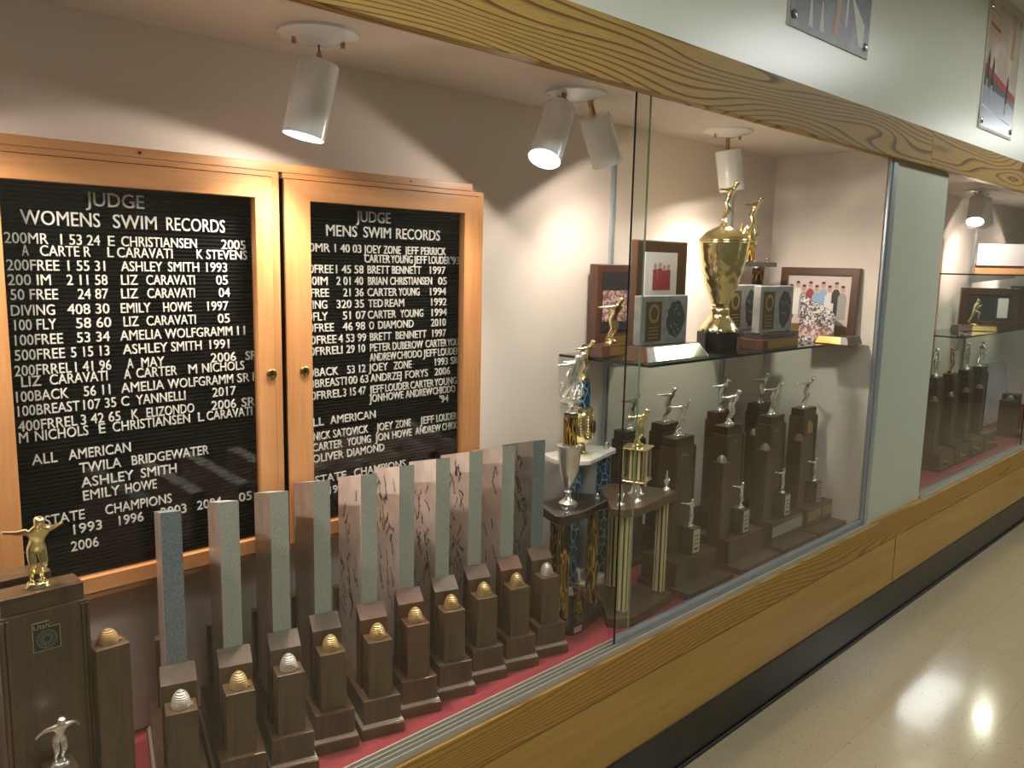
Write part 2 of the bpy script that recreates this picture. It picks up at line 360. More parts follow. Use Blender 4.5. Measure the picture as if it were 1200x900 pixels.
def body(pose):
    J = {'pelvis': (0, -.03, .48), 'waist': (0, -.07, .56), 'chest': (0, -.13, .68), 'neck': (0, -.185, .77), 'skull': (0, -.225, .835), 'crown': (0, -.25, .905)}
    Rr = {'pelvis': (.072, .062), 'waist': (.056, .05), 'chest': (.088, .06), 'neck': .028, 'skull': .055, 'crown': .046}
    E = [('pelvis', 'waist'), ('waist', 'chest'), ('chest', 'neck'), ('neck', 'skull'), ('skull', 'crown')]
    for s, n in ((-1, 'l'), (1, 'r')):
        for k, p, r in (('hip', (.058*s, -.015, .45), .056), ('knee', (.062*s, -.085, .27), .04), ('calf', (.056*s, -.01, .17), .036), ('ankle', (.055*s, .05, .055), .02), ('toe', (.064*s, -.035, .03), .018),
                        ('shoulder', (.105*s, -.14, .715), .036), ('elbow', (.20*s, -.06, .69), .024), ('wrist', (.285*s, .025, .69), .016), ('palm', (.315*s, .055, .69), .02), ('tip', (.345*s, .085, .685), .009)):
            J[k+n] = p; Rr[k+n] = r
        E += [('pelvis', 'hip'+n), ('hip'+n, 'knee'+n), ('knee'+n, 'calf'+n), ('calf'+n, 'ankle'+n), ('ankle'+n, 'toe'+n), ('chest', 'shoulder'+n), ('shoulder'+n, 'elbow'+n), ('elbow'+n, 'wrist'+n), ('wrist'+n, 'palm'+n), ('palm'+n, 'tip'+n)]
    if pose == 'droop':
        for s, n in ((-1, 'l'), (1, 'r')):
            J['elbow'+n] = (.215*s, -.08, .68); J['wrist'+n] = (.30*s, -.01, .59); J['palm'+n] = (.32*s, .01, .56); J['tip'+n] = (.335*s, .02, .525)
    if pose in ('upright', 'stand', 'run', 'victory'):
        J.update(pelvis=(0, .02, .49), waist=(0, .01, .57))
        for s, n in ((-1, 'l'), (1, 'r')):
            J['hip'+n] = (.052*s, .02, .46); J['knee'+n] = (.056*s, -.03, .27); J['calf'+n] = (.056*s, .0, .17); J['ankle'+n] = (.055*s, .03, .055); J['toe'+n] = (.064*s, -.055, .03)
    if pose == 'upright':
        J.update(chest=(0, .0, .70), neck=(0, -.02, .79), skull=(0, -.03, .85), crown=(0, -.035, .925))
        for s, n in ((-1, 'l'), (1, 'r')):
            J['shoulder'+n] = (.11*s, .0, .745); J['elbow'+n] = (.21*s, .07, .75); J['wrist'+n] = (.30*s, .13, .77); J['palm'+n] = (.335*s, .15, .775); J['tip'+n] = (.37*s, .17, .775)
    if pose == 'stand':
        J.update(chest=(0, .02, .70), neck=(0, .02, .79), skull=(0, .0, .85), crown=(0, -.0, .925))
        for s, n in ((-1, 'l'), (1, 'r')):
            J['knee'+n] = (.06*s, .0, .27); J['shoulder'+n] = (.11*s, .02, .745); J['elbow'+n] = (.17*s, .05, .60); J['wrist'+n] = (.12*s, -.04, .52); J['palm'+n] = (.10*s, -.06, .51); J['tip'+n] = (.08*s, -.08, .505)
    if pose == 'run':
        J.update(chest=(.05, 0, .70), neck=(.075, 0, .79), skull=(.09, 0, .85), crown=(.10, 0, .925))
        J.update(hipl=(-.01, -.045, .46), kneel=(.15, -.05, .44), calfl=(.13, -.05, .33), anklel=(.09, -.05, .24), toel=(.16, -.05, .21))
        J.update(hipr=(-.01, .045, .46), kneer=(-.06, .05, .27), calfr=(-.12, .05, .18), ankler=(-.19, .05, .08), toer=(-.14, .05, .03))
        J.update(shoulderl=(.05, -.105, .735), elbowl=(-.06, -.13, .65), wristl=(.03, -.13, .58), palml=(.05, -.13, .58), tipl=(.07, -.12, .585))
        J.update(shoulderr=(.05, .105, .735), elbowr=(.13, .12, .64), wristr=(.23, .11, .68), palmr=(.25, .11, .70), tipr=(.275, .11, .72))
    if pose == 'victory':
        J.update(chest=(0, .03, .70), neck=(0, .02, .79), skull=(0, .01, .85), crown=(0, .0, .92))
        J.update(shoulderl=(-.105, .02, .745), elbowl=(-.17, .03, .85), wristl=(-.15, .02, .95), palml=(-.14, .01, .975), tipl=(-.135, .0, 1.0))
        J.update(shoulderr=(.105, .02, .745), elbowr=(.2, .0, .70), wristr=(.27, -.04, .78), palmr=(.29, -.05, .80), tipr=(.31, -.06, .82))
    return figure_mesh('figure_'+pose, J, E, Rr)
FIG = {p: body(p) for p in ('dive', 'droop', 'upright', 'stand', 'run', 'victory')}
_figc = {}
def figurine(parent, pose, h, loc, m, rz=0, base_r=.17, mound=True):
    """figure of height h on a small round cast mound"""
    key = (pose, m)
    if key not in _figc:
        me = FIG[pose].copy(); me.materials.clear(); me.materials.append(M[m]); _figc[key] = me
    f = bpy.data.objects.new('figurine', _figc[key]); COL.objects.link(f); f.parent = parent
    hb = .07*h if mound else 0
    f.location = (loc[0], loc[1], loc[2] + hb); f.scale = (h-hb,)*3; f.rotation_euler = (0, 0, rz)
    if mound:
        k = ('mound', m)
        if k not in _figc:
            mb = MB(); n = 20; prof = [(1, 0), (1.0, .12), (.86, .2), (.9, .3), (.72, .42), (.4, .47)]
            mb.lathe(prof, n=n); me = mb.mesh('mound')
            rnd = random.Random(3)
            for v in me.vertices:
                if v.co.z > .05: v.co.x *= 1+rnd.uniform(-.08, .08); v.co.y *= 1+rnd.uniform(-.08, .08); v.co.z *= 1+rnd.uniform(-.2, .2)
            me.materials.append(M[m])
            for p in me.polygons: p.use_smooth = True
            _figc[k] = me
        b = bpy.data.objects.new('figurine_base', _figc[k]); COL.objects.link(b); b.parent = f
        r = base_r; b.scale = (r, r*.85, r); b.location = (0, 0, -hb/(h-hb))
    return f
# rows of the two letter boards: height above the floor, cap height, words with their left and right ends (metres)
TEXT_A = [
 (1.592,.026,"JUDGE~0.542~0.651"),
 (1.552,.026,"WOMENS~0.429~0.566|SWIM~0.590~0.674|RECORDS~0.694~0.819"),
 (1.517,.0195,"200MR~0.401~0.473|1 53 24~0.494~0.564|E~0.579~0.591|CHRISTIANSEN~0.604~0.756|2005~0.810~0.865"),
 (1.495,.0195,"A~0.428~0.439|CARTE R~0.458~0.546|L~0.577~0.588|CARAVATI~0.595~0.704|K~0.755~0.768|STEVENS~0.776~0.868"),
 (1.468,.0195,"200FREE~0.402~0.489|1 55 31~0.504~0.571|ASHLEY~0.601~0.682|SMITH~0.694~0.759|1993~0.775~0.821"),
 (1.441,.0195,"200 IM~0.402~0.473|2 11 58~0.501~0.574|LIZ~0.600~0.632|CARAVATI~0.649~0.749|05~0.796~0.822"),
 (1.414,.0195,"50 FREE~0.405~0.484|24 87~0.519~0.574|LIZ~0.599~0.631|CARAVATI~0.650~0.748|04~0.801~0.826"),
 (1.385,.0195,"DIVING~0.404~0.477|408 30~0.499~0.575|EMILY~0.597~0.655|HOWE~0.681~0.740|1997~0.775~0.821"),
 (1.358,.0195,"100 FLY~0.408~0.478|58 60~0.513~0.577|LIZ~0.601~0.630|CARAVATI~0.646~0.748|05~0.797~0.824"),
 (1.330,.0195,"100FREE~0.407~0.488|53 34~0.513~0.573|AMELIA~0.593~0.675|WOLFGRAMM~0.682~0.829|11~0.841~0.859"),
 (1.302,.0195,"500FREE~0.405~0.490|5 15 13~0.501~0.571|ASHLEY~0.597~0.686|SMITH~0.694~0.759|1991~0.777~0.821"),
 (1.273,.0195,"200FRREL~0.403~0.500|1 41 96~0.507~0.573|A~0.604~0.616|MAY~0.632~0.678|2006~0.779~0.836|SR~0.859~0.886"),
 (1.252,.0195,"LIZ~0.413~0.446|CARAVATI~0.461~0.565|A~0.597~0.610|CARTER~0.621~0.704|M~0.729~0.747|NICHOLS~0.759~0.855"),
 (1.224,.0195,"100BACK~0.403~0.492|56 11~0.520~0.569|AMELIA~0.590~0.676|WOLFGRAMM~0.684~0.828|SR~0.838~0.867|11~0.875~0.890"),
 (1.197,.0195,"100BREAST~0.404~0.511|107 35~0.518~0.579|C~0.589~0.604|YANNELLI~0.618~0.720|2017~0.780~0.833"),
 (1.168,.0195,"400FRREL~0.403~0.505|3 42 65~0.512~0.586|K~0.608~0.621|ELIZONDO~0.638~0.738|2006~0.777~0.833|SR~0.847~0.878"),
 (1.1465,.0195,"M~0.403~0.418|NICHOLS~0.430~0.524|E~0.544~0.556|CHRISTIANSEN~0.570~0.728|L~0.746~0.759|CARAVATI~0.765~0.871"),
 (1.101,.0195,"ALL~0.422~0.466|AMERICAN~0.486~0.603"),
 (1.072,.0195,"TWILA~0.504~0.583|BRIDGEWATER~0.604~0.767"),
 (1.042,.0195,"ASHLEY~0.506~0.606|SMITH~0.621~0.695"),
 (1.015,.0195,"EMILY~0.508~0.577|HOWE~0.589~0.652"),
 (0.978,.0195,"STATE~0.437~0.509|CHAMPIONS~0.548~0.682"),
 (0.950,.0195,"1993~0.487~0.540|1996~0.573~0.622|2003~0.658~0.713|2004~0.737~0.792|05~0.834~0.865"),
 (0.916,.0195,"2006~0.481~0.532"),
]
TEXT_B = [
 (1.592,.026,"JUDGE~1.154~1.256"),
 (1.555,.026,"MENS~1.070~1.156|SWIM~1.175~1.257|RECORDS~1.274~1.417"),
 (1.517,.0195,"200MR~0.995~1.079|1 40 03~1.093~1.168|JOEY~1.176~1.227|ZONE~1.235~1.288|JEFF~1.301~1.345|PERRICK~1.354~1.438"),
 (1.494,.0195,"CARTER~1.178~1.254|YOUNG~1.258~1.326|JEFF~1.330~1.373|LOUDER~1.380~1.452|'93~1.456~1.487"),
 (1.467,.0195,"200FREE~0.998~1.088|1 45 58~1.096~1.174|BRETT~1.187~1.253|BENNETT~1.261~1.354|1997~1.384~1.437"),
 (1.439,.0195,"200IM~1.000~1.072|2 01 40~1.097~1.173|BRIAN~1.188~1.246|CHRISTIANSEN~1.255~1.391|05~1.412~1.442"),
 (1.411,.0195,"50FREE~1.002~1.075|21 36~1.116~1.174|CARTER~1.186~1.276|YOUNG~1.282~1.349|1994~1.385~1.440"),
 (1.383,.0195,"DIVING~0.992~1.070|320 35~1.097~1.175|TED~1.188~1.232|REAM~1.239~1.299|1992~1.389~1.442"),
 (1.355,.0195,"100FLY~0.996~1.071|51 07~1.114~1.180|CARTER~1.187~1.273|YOUNG~1.287~1.362|1994~1.391~1.443"),
 (1.328,.0195,"100FREE~0.998~1.088|46 98~1.114~1.178|O~1.191~1.205|DIAMOND~1.218~1.330|2010~1.389~1.440"),
 (1.299,.0195,"500FREE~0.998~1.095|4 53 99~1.101~1.181|BRETT~1.193~1.258|BENNETT~1.273~1.373|1997~1.394~1.441"),
 (1.272,.0195,"200FRREL~0.995~1.107|1 29 10~1.109~1.178|PETER~1.193~1.256|DUBEROW~1.263~1.361|CARTER~1.371~1.444|YOUNG~1.447~1.515"),
 (1.247,.0195,"ANDREW~1.192~1.274|CHIODO~1.277~1.358|JEFF~1.363~1.408|LOUDER~1.414~1.490"),
 (1.221,.0195,"100BACK~0.998~1.099|53 12~1.125~1.179|JOEY~1.189~1.247|ZONE~1.266~1.324|1993~1.404~1.448|SR~1.460~1.485"),
 (1.194,.0195,"100BREAST~1.000~1.117|100 63~1.120~1.187|ANDRZEJ~1.194~1.291|FORYS~1.304~1.379|2006~1.403~1.457"),
 (1.165,.0195,"400FRREL~0.997~1.108|3 15 47~1.113~1.179|JEFF~1.191~1.234|LOUDER~1.240~1.316|CARTER~1.321~1.399|YOUNG~1.402~1.481"),
 (1.142,.0195,"JON~1.191~1.230|HOWE~1.234~1.297|ANDREW~1.305~1.394|CHIODO~1.397~1.476"),
 (1.117,.0195,"'94~1.421~1.452"),
 (1.100,.0195,"ALL~1.003~1.057|AMERICAN~1.075~1.209"),
 (1.065,.0195,"NICK~1.028~1.075|SATOVICK~1.083~1.186|JOEY~1.212~1.263|ZONE~1.272~1.322|JEFF~1.354~1.401|LOUDER~1.410~1.484"),
 (1.038,.0195,"CARTER~1.025~1.109|YOUNG~1.123~1.194|JON~1.208~1.251|HOWE~1.262~1.325|ANDREW~1.338~1.425|CHIODO~1.431~1.506"),
 (1.010,.0195,"OLIVER~1.025~1.112|DIAMOND~1.123~1.236"),
 (0.956,.0195,"STATE~1.031~1.119|CHAMPIONS~1.143~1.305"),
 (0.924,.0195,"199~1.071~1.108"),
]

# ------------------------------------------------------------------ hall
D = .456; FZ = .475            # back wall of the case, floor of the case
XL, XR = -1.6, 10.5; HC = 2.75
struct('floor', MB().box(XL, XR, -2.6, -.03, -.05, 0), 'tile')
struct('ceiling', MB().box(XL, XR, -2.6, .0, HC, HC+.05), 'ceil')
struct('wall_front', MB().box(XL, XR, -.01, .08, 2.06, HC), 'wall_hall')
struct('wall_opposite', MB().box(XL, XR, -2.65, -2.6, 0, HC), 'opposite')
struct('wall_left', MB().box(XL-.05, XL, -2.65, .5, 0, HC), 'opposite')
struct('wall_right', MB().box(XR, XR+.05, -2.65, .5, 0, HC), 'opposite')
struct('wall_pier', MB().box(3.315, 3.90, -.004, D+.02, .472, 1.955), 'pier')
struct('wall_below', MB().box(XL, XR, -.028, .02, .155, .366), 'oak_panel')
t = MB().box(3.6, 3.602, -.0295, -.027, .162, .366); struct('trim_4', t, 'walnut_x')
struct('trim_1', MB().box(XL, XR, -.033, D+.02, .37, .4705), 'oak_sill', .002)
struct('baseboard_front', MB().box(XL, XR, -.034, .0, 0, .158), 'black_base', .003)
struct('trim_5', MB().box(XL, XR, -.043, -.034, 0, .012), 'black', .004)
struct('trim_2', MB().box(XL, 3.5925, -.034, .0, 1.921, 2.062), 'oak_header', .0015)
struct('trim_3', MB().box(3.594, XR, -.034, .0, 1.921, 2.062), 'oak_header_b', .0015)
# case shells
struct('wall_case_back', MB().box(XL, XR, D, D+.02, FZ-.02, 1.96), 'wall_case')
struct('ceiling_case', MB().box(XL, XR, .0, D+.02, 1.957, 1.98), 'wall_case')
struct('wall_case_end', MB().box(3.248, 3.315, .0, D, FZ-.004, 1.957), 'wall_case')
struct('floor_case', MB().box(XL, 3.248, .022, D, FZ-.0045, FZ), 'red')
struct('floor_case_far', MB().box(3.9005, XR, .022, D, FZ-.0045, FZ), 'red')
# tracks and panes
def track(x0, x1, nm):
    mb = MB(); mb.box(x0, x1, -.024, .022, .4705, .474)
    for y in (-.024, -.009, .004, .0185): mb.box(x0, x1, y, y+.0035, .474, .487)
    struct(nm, mb, 'alu')
track(XL, 3.31, 'trim_6'); track(3.91, XR, 'trim_7')
mb = MB(); mb.box(XL, 3.31, -.02, .02, 1.94, 1.957); struct('trim_8', mb, 'alu')
struct('window_1', MB().box(XL, 1.755, .0065, .0115, .476, 1.938), 'glass')
struct('trim_9', MB().box(1.755, 1.7566, .0065, .0115, .487, 1.938), 'glass_rim')
struct('window_2', MB().box(1.682, 3.262, -.0045, .0, .500, 1.94), 'glass')
struct('trim_10', MB().box(1.6800, 1.682, -.0045, .0, .489, 1.94), 'glass_edge')
mb = MB(); mb.box(1.682, 3.31, -.0075, -.0045, .488, .508); mb.box(1.682, 3.31, .0, .0025, .488, .508); mb.box(1.682, 3.26, -.0045, .0, .488, .499); struct('trim_11', mb, 'alu_blue', .0006)
mb = MB(); mb.box(3.256, 3.266, -.0105, .004, .509, 1.94); mb.box(3.274, 3.313, -.014, .006, .488, 1.94); mb.box(3.266, 3.274, -.006, .002, .509, 1.94); struct('trim_12', mb, 'alu_blue', .0008)
struct('window_3', MB().box(3.91, 5.63, .0065, .0115, .476, 1.938), 'glass')
struct('window_4', MB().box(5.55, XR, -.0045, .0, .476, 1.94), 'glass')
struct('trim_13', MB().box(5.546, 5.549, -.005, .0005, .489, 1.94), 'glass_edge')
mb = MB(); mb.box(3.91, XR, -.02, .02, 1.94, 1.957); struct('trim_14', mb, 'alu')
# shelf standards on the back walls
def standard(x, nm, z0=.62, z1=1.90):
    mb = MB(); mb.box(x-.009, x-.005, D-.011, D-.0005, z0, z1); mb.box(x+.005, x+.009, D-.011, D-.0005, z0, z1); mb.box(x-.005, x+.005, D-.004, D-.0005, z0, z1)
    o = tag(mb.build(nm, 'alu_blue'), kind='structure'); return o
standard(2.169, 'trim_15', .5, 1.87); standard(2.905, 'trim_16', .5, 1.87); standard(5.86, 'trim_17', .5, 1.9)

# corridor lights
for i, (x, lab) in enumerate(((.75, 'recessed fluorescent light on the hall ceiling nearest the letter boards'), (4.6, 'middle recessed fluorescent light on the hall ceiling, across from the white pier'), (8.4, 'recessed fluorescent light far down the hall ceiling'))):
    t = thing('ceiling_light', lab, 'ceiling light', (x, -1.3, HC), 0, 'fluorescent lights on the hall ceiling')
    mb = MB()
    for a in ((-.62, -.6, -.32, .32), (.6, .62, -.32, .32), (-.6, .6, -.32, -.3), (-.6, .6, .3, .32)): mb.box(*a, -.03, -.001)
    mb.build('frame', 'white_lamp', t)
    MB().box(-.6, .6, -.3, .3, -.022, -.004).build('diffuser', 'tube', t)

# ------------------------------------------------------------------ letter boards
def letter_board(label, x0, x1, dx0, dx1, fx0, fx1, rows, lockside):
    zb, zt, y0 = .826, 1.686, .38
    t = thing('letter_board', label, 'letter board', ((x0+x1)/2, D, zb), 0, 'oak letter board cabinets'); ox = (x0+x1)/2
    def P(mb, n, m, par=t, bev=.0015):
        o = mb.build(n, m, par, bev); o.location = (-ox, -D, -zb) if par is t else (0, 0, 0); return o
    fz0, fz1 = .871, 1.628
    off = Matrix.Translation((-ox, -D, -zb))
    frame(t, 'cabinet_frame', (x0, x1, zb, zt), (dx0-.002, dx1+.002, zb+.0115, zt-.0115), y0+.004, D-.0005, 'oak_cabinet', 'oak_cabinet_x', .001, off)
    mb = MB(); mb.box(dx0-.002, dx1+.002, .431, D-.0005, zb+.012, zt-.012); P(mb, 'felt_panel', 'felt', bev=0)
    d = frame(t, 'door', (dx0, dx1, zb+.013, zt-.013), (fx0, fx1, fz0, fz1), y0, y0+.022, 'oak_cabinet', 'oak_cabinet_x', .0012); d.location = (-ox, -D, -zb)
    mb = MB(); mb.box(fx0, fx1, y0+.012, y0+.015, fz0, fz1); P(mb, 'door_glass', 'glass_board', d, 0)
    lx = lockside; mtx = Matrix.Translation((lx, y0, 1.243)) @ Matrix.Rotation(pi/2, 4, 'X')
    mb = MB(); mb.lathe([(.0125, 0), (.0125, .002), (.010, .004), (.0065, .0042), (.006, .003)], n=24, mtx=mtx); k = P(mb, 'lock', 'brass', d, 0)
    mb = MB(); mb.box(lx-.0012, lx+.0012, y0-.0046, y0-.0036, 1.239, 1.247); P(mb, 'keyhole', 'black', k, 0)
    for z, h, s in rows:
        parts = []
        for wd in s.split('|'):
            tx, a, b = wd.split('~'); a = float(a); b = float(b)
            parts.append((text_mesh(tx, h, .003, b-a), a, .4285, z))
        o = join_text(parts, 'letter_row', 'letter', t); o.location = (-ox, -D, -zb)
        if s.startswith('JUDGE') or 'SWIM' in s: o['label'] = 'larger white heading letters'
    return t
letter_board('oak framed black letter board headed WOMENS SWIM RECORDS', .318, .9245, .33, .905, .387, .866, TEXT_A, .895)
letter_board('oak framed black letter board headed MENS SWIM RECORDS', .9335, 1.532, .9355, 1.514, 1.0, 1.462, TEXT_B, .978)
mb = MB(); mb.box(.30, 1.492, .384, D-.0005, 1.6865, 1.705); o = mb.build('cleat_board', 'oak_cabinet_x', None, .001)
tag(o, 'thin oak cleat running along the top of both letter boards', 'board')
mb = MB()
for x in (.63, 1.285): mb.lathe([(.003, 0), (.003, .0008)], n=12, mtx=Matrix.Translation((x, .3838, 1.696)) @ Matrix.Rotation(pi/2, 4, 'X'))
mb.build('screw_hole', 'black', o)

# ------------------------------------------------------------------ spot lamps under the case ceiling
def can(t, joint, mouth, lit, power, spot, ctr):
    """one adjustable can: joint and mouth are world points"""
    j = Vector(joint) - Vector(ctr); q = Vector(mouth) - Vector(ctr); ax = (q-j).normalized(); top = j + ax*.006; Ln = (q-top).length
    rot = ax.to_track_quat('Z', 'Y').to_matrix().to_4x4(); T = Matrix.Translation(top) @ rot
    mb = MB(); n = 40; r = .0435
    mb.lathe([(.003, 0), (r-.006, 0), (r-.002, .0015), (r, .006), (r, Ln), (r-.002, Ln), (r-.002, .02), (.003, .02)], n=n, cap=False, mtx=T)
    c = autosmooth(mb.build('lamp_can', 'white_lamp', t))
    mb = MB(); mb.lathe([(r-.0025, Ln-.006), (.0, Ln-.006)], n=n, cap=False, mtx=T); b = mb.build('bulb', 'bulb' if lit else 'bulb_off', c)
    mb = MB(); mb.tube([Vector((j.x*.72, j.y*.72, -.006)), j, top], .0075, 12); mb.build('swivel_joint', 'brass', t)
    if lit:
        sd = bpy.data.lights.new('spot', 'SPOT'); sd.energy = power; sd.color = (1, .85, .73); sd.spot_size = spot; sd.spot_blend = .7; sd.shadow_soft_size = .035
        so = bpy.data.objects.new('spot', sd); COL.objects.link(so); so.parent = t; so.location = q + ax*.004; so.rotation_euler = (-ax).to_track_quat('Z', 'Y').to_euler()
        s2 = sd.copy(); s2.energy = SPILL; s2.spot_size = 3.08; s2.spot_blend = .1      # side spill of the bulb past the rim
        o2 = bpy.data.objects.new('spot_spill', s2); COL.objects.link(o2); o2.parent = t; o2.location = so.location; o2.rotation_euler = so.rotation_euler
def lamp(label, ctr, cans, r=.082):
    t = thing('spot_lamp', label, 'spotlight', ctr, 0, 'white spotlights on the case ceiling')
    mb = MB(); mb.lathe([(.01, -.024), (.03, -.022), (r*.7, -.012), (r, -.006), (r, -.0006)], n=48); autosmooth(mb.build('canopy', 'white_lamp', t), 60)
    for a in (-1, 1): 
        mb = MB(); mb.lathe([(.005, -.026), (.005, -.01)], c=(a*.045, -.02*a, 0), n=10); mb.build('canopy_screw', 'brass', t)
    for c in cans: can(t, *c, ctr)
    return t
lamp('white single spotlight glowing above the two letter boards', (.946, .25, 1.957), [((.947, .25, 1.905), (.915, .262, 1.748), True, SPOT_POWER*.7, 1.9)])
lamp('white single spotlight at the far left, over the gold diver trophy', (.14, .25, 1.957), [((.14, .25, 1.905), (.175, .235, 1.752), True, SPOT_POWER*.9, 2.5)])
lamp('white twin spotlight with one glowing can and one turned away', (1.725, .235, 1.957), [((1.655, .225, 1.912), (1.572, .20, 1.765), True, SPOT_POWER*.6, 2.0), ((1.80, .235, 1.912), (1.865, .23, 1.783), True, SPOT_POWER*.26, 2.6)])
lamp('white single spotlight over the glass shelf and tall gold cup', (2.519, .25, 1.957), [((2.523, .25, 1.90), (2.552, .24, 1.762), True, SPOT_POWER*.65, 2.7)])
lamp('white twin spotlight in the far case beyond the pier', (5.15, .23, 1.957), [((5.08, .22, 1.912), (4.99, .2, 1.775), True, SPOT_POWER*.9, 2.6), ((5.22, .24, 1.912), (5.33, .25, 1.78), True, SPOT_POWER*.5, 2.4)])
lamp('white spotlight deep in the far case at the picture edge', (6.6, .25, 1.957), [((6.6, .25, 1.905), (6.5, .26, 1.76), True, SPOT_POWER, 1.65)])

# ------------------------------------------------------------------ beehives
_hm = {}
def hive(parent, loc, m, r=.0155, h=.032):
    k = (m, r, h)
    if k not in _hm:
        n = 9; prof = [(r*.96, 0)]
        for i in range(n):
            a = i/n; b = (i+.5)/n; f = lambda q: r*math.sqrt(max(0, 1-q**2.3))
            prof += [(f(a)*.88, h*a+h*.006), (f(b)*1.10+.0003, h*(b-.015)), (f(b)*1.10, h*(b+.015))]
        prof.append((r*.05, h)); mb = MB(); mb.lathe(prof, n=24); me = mb.mesh('beehive'); me.materials.append(M[m])
        _hm[k] = me
    o = bpy.data.objects.new('beehive_ornament', _hm[k]); COL.objects.link(o); o.parent = parent; o.location = loc
    lf = MB(); rr = random.Random(5)
    for q in range(4):
        a = -.5 + .5*q; lf.box(r*.7, r*1.35, -.003+.0, .003, .0003, .003, Matrix.Rotation(a+.3, 4, 'Z'))
    lf = lf.build('leaf_base', m, o); return o

# ------------------------------------------------------------------ slab trophies
def scribbles(rnd, L, H0, H1, n):
    """pen marks on the left face (x = -.018), as thin raised ribbons"""
    mb = MB(); x = -.0183
    for _ in range(n):
        cy = rnd.uniform(.13, .265); cz = rnd.uniform(H0, H1); ang = rnd.choice([.9, 1.1, -.9, .3, 1.3, 2.0]) + rnd.uniform(-.25, .25); ln = rnd.uniform(.022, .046); k = 15
        pts = []
        for i in range(k):
            s = (i/(k-1)-.5)*ln; a = (1 if i % 2 else -1)*rnd.uniform(.0008, .0058)*(1 if i > 2 else 1.6); pts.append((cy+s*math.cos(ang)-a*math.sin(ang), cz+s*math.sin(ang)+a*math.cos(ang)))
        for (a, b), (c, d) in zip(pts, pts[1:]):
            if not (.104 < min(a, c) and max(a, c) < .283): continue
            dx, dz = c-a, d-b; l = math.hypot(dx, dz) or 1; wv = .0009; nx, nz = -dz/l*wv, dx/l*wv
            mb.poly([(x, a+nx, b+nz), (x, c+nx, d+nz), (x, c-nx, d-nz), (x, a-nx, b-nz)])
    return mb
def slab_trophy(i, x, y, label, hm, front, side, nsig, wd='walnut', rz=-17.5):
    t = thing('slab_trophy', label, 'trophy', (x, y, FZ), math.radians(rz), 'stone slab trophies in a row')
    MB().box(-.049, .049, 0, .325, 0, .024).build('lower_tier', wd, t, .0015)
    mb = MB(); mb.box(-.0475, .0475, .002, .323, .0242, .0275); mb.box(-.0455, .0455, .004, .321, .0275, .031); o = mb.build('ledge_molding', 'plate_silver', t, .0006); o['label'] = 'pale metallic ledge'
    MB().box(-.042, .042, .008, .317, .0312, .085).build('upper_tier', wd, t, .0015)
    MB().box(-.027, .027, .018, .066, .0852, .211).build('front_post', wd, t, .0008)
    hive(t, (0, .042, .2112), hm)
    mb = MB(); a = [(.068, .0852), (.0985, .0852), (.0985, .268), (.068, .243)]
    v0 = [(-.031, p, q) for p, q in a]; v1 = [(.031, p, q) for p, q in a]
    mb.poly(v0); mb.poly(v1[::-1])
    for k in range(4): mb.poly([v0[k], v1[k], v1[(k+1) % 4], v0[(k+1) % 4]])
    mb.build('back_post', 'walnut_red' if i in (5, 6, 9) else wd, t, .0008)
    mb = MB(); a = [(.1, .0852), (.287, .0852), (.287, .512), (.1, .562)]
    v0 = [mb.bm.verts.new((-.018, p, q)) for p, q in a]; v1 = [mb.bm.verts.new((.018, p, q)) for p, q in a]
    for k in range(4): mb.mi = 0 if k == 3 else 1; f = mb._f([v0[k], v1[k], v1[(k+1) % 4], v0[(k+1) % 4]]); f.material_index = 0 if k in (3, 2) else 1
    mb.mi = 1; mb._f(v0); mb._f(v1[::-1])
    s = mb.build('stone_slab', [M[front], M[side]], t)
    if nsig:
        scribbles(random.Random(i), .18, .2, .51, int(nsig*1.8)).build('signatures', 'ink', s)
    MB().box(-.027, .027, .289, .313, .0852, .235).build('rear_post', wd, t, .0008)
    return t
SL = [(.549, .08, 'stone slab trophy with the blue-grey granite slab and silver beehive, first of the row', 'hive_silver', 'slab_blue', 'slab_side_plain', 0),
(.658, .075, 'second slab trophy from the left, plain greenish granite slab and gold beehive', 'hive_gold', 'slab_front', 'slab_side_plain', 0),
(.764, .075, 'third slab trophy from the left, plain granite slab with a pale silver beehive', 'hive_silver', 'slab_front', 'slab_side_plain', 0),
(.872, .093, 'fourth slab trophy from the left, broad plain brown side without any signatures', 'hive_gold', 'slab_front', 'slab_side_plain', 0),
(.978, .073, 'leftmost signed slab trophy, reddish back post, just right of the plain brown slab', 'hive_gold', 'slab_front', 'slab_side', 12),
(1.090, .084, 'signed pink slab trophy with reddish front post, sixth from the left', 'hive_gold', 'slab_front', 'slab_side', 16),
(1.199, .086, 'seventh slab trophy from the left, signed pink slab with dark sloped back post', 'hive_gold', 'slab_front', 'slab_side', 15),
(1.309, .091, 'eighth slab trophy from the left, the most heavily signed pink slab', 'hive_gold', 'slab_front', 'slab_side', 24),
(1.413, .081, 'lightly signed slab trophy with reddish back post, second from the right end of the row', 'hive_gold', 'slab_front', 'slab_side', 7),
(1.524, .079, 'darkest grey slab trophy with silver beehive at the right end of the row', 'hive_silver', 'slab_blue', 'slab_side_dark', 15)]
for i, (x, y, lab, hm, fr, sd, n) in enumerate(SL): slab_trophy(i+1, x, y, lab, hm, fr, sd, n, 'walnut_red' if i == 5 else 'walnut')

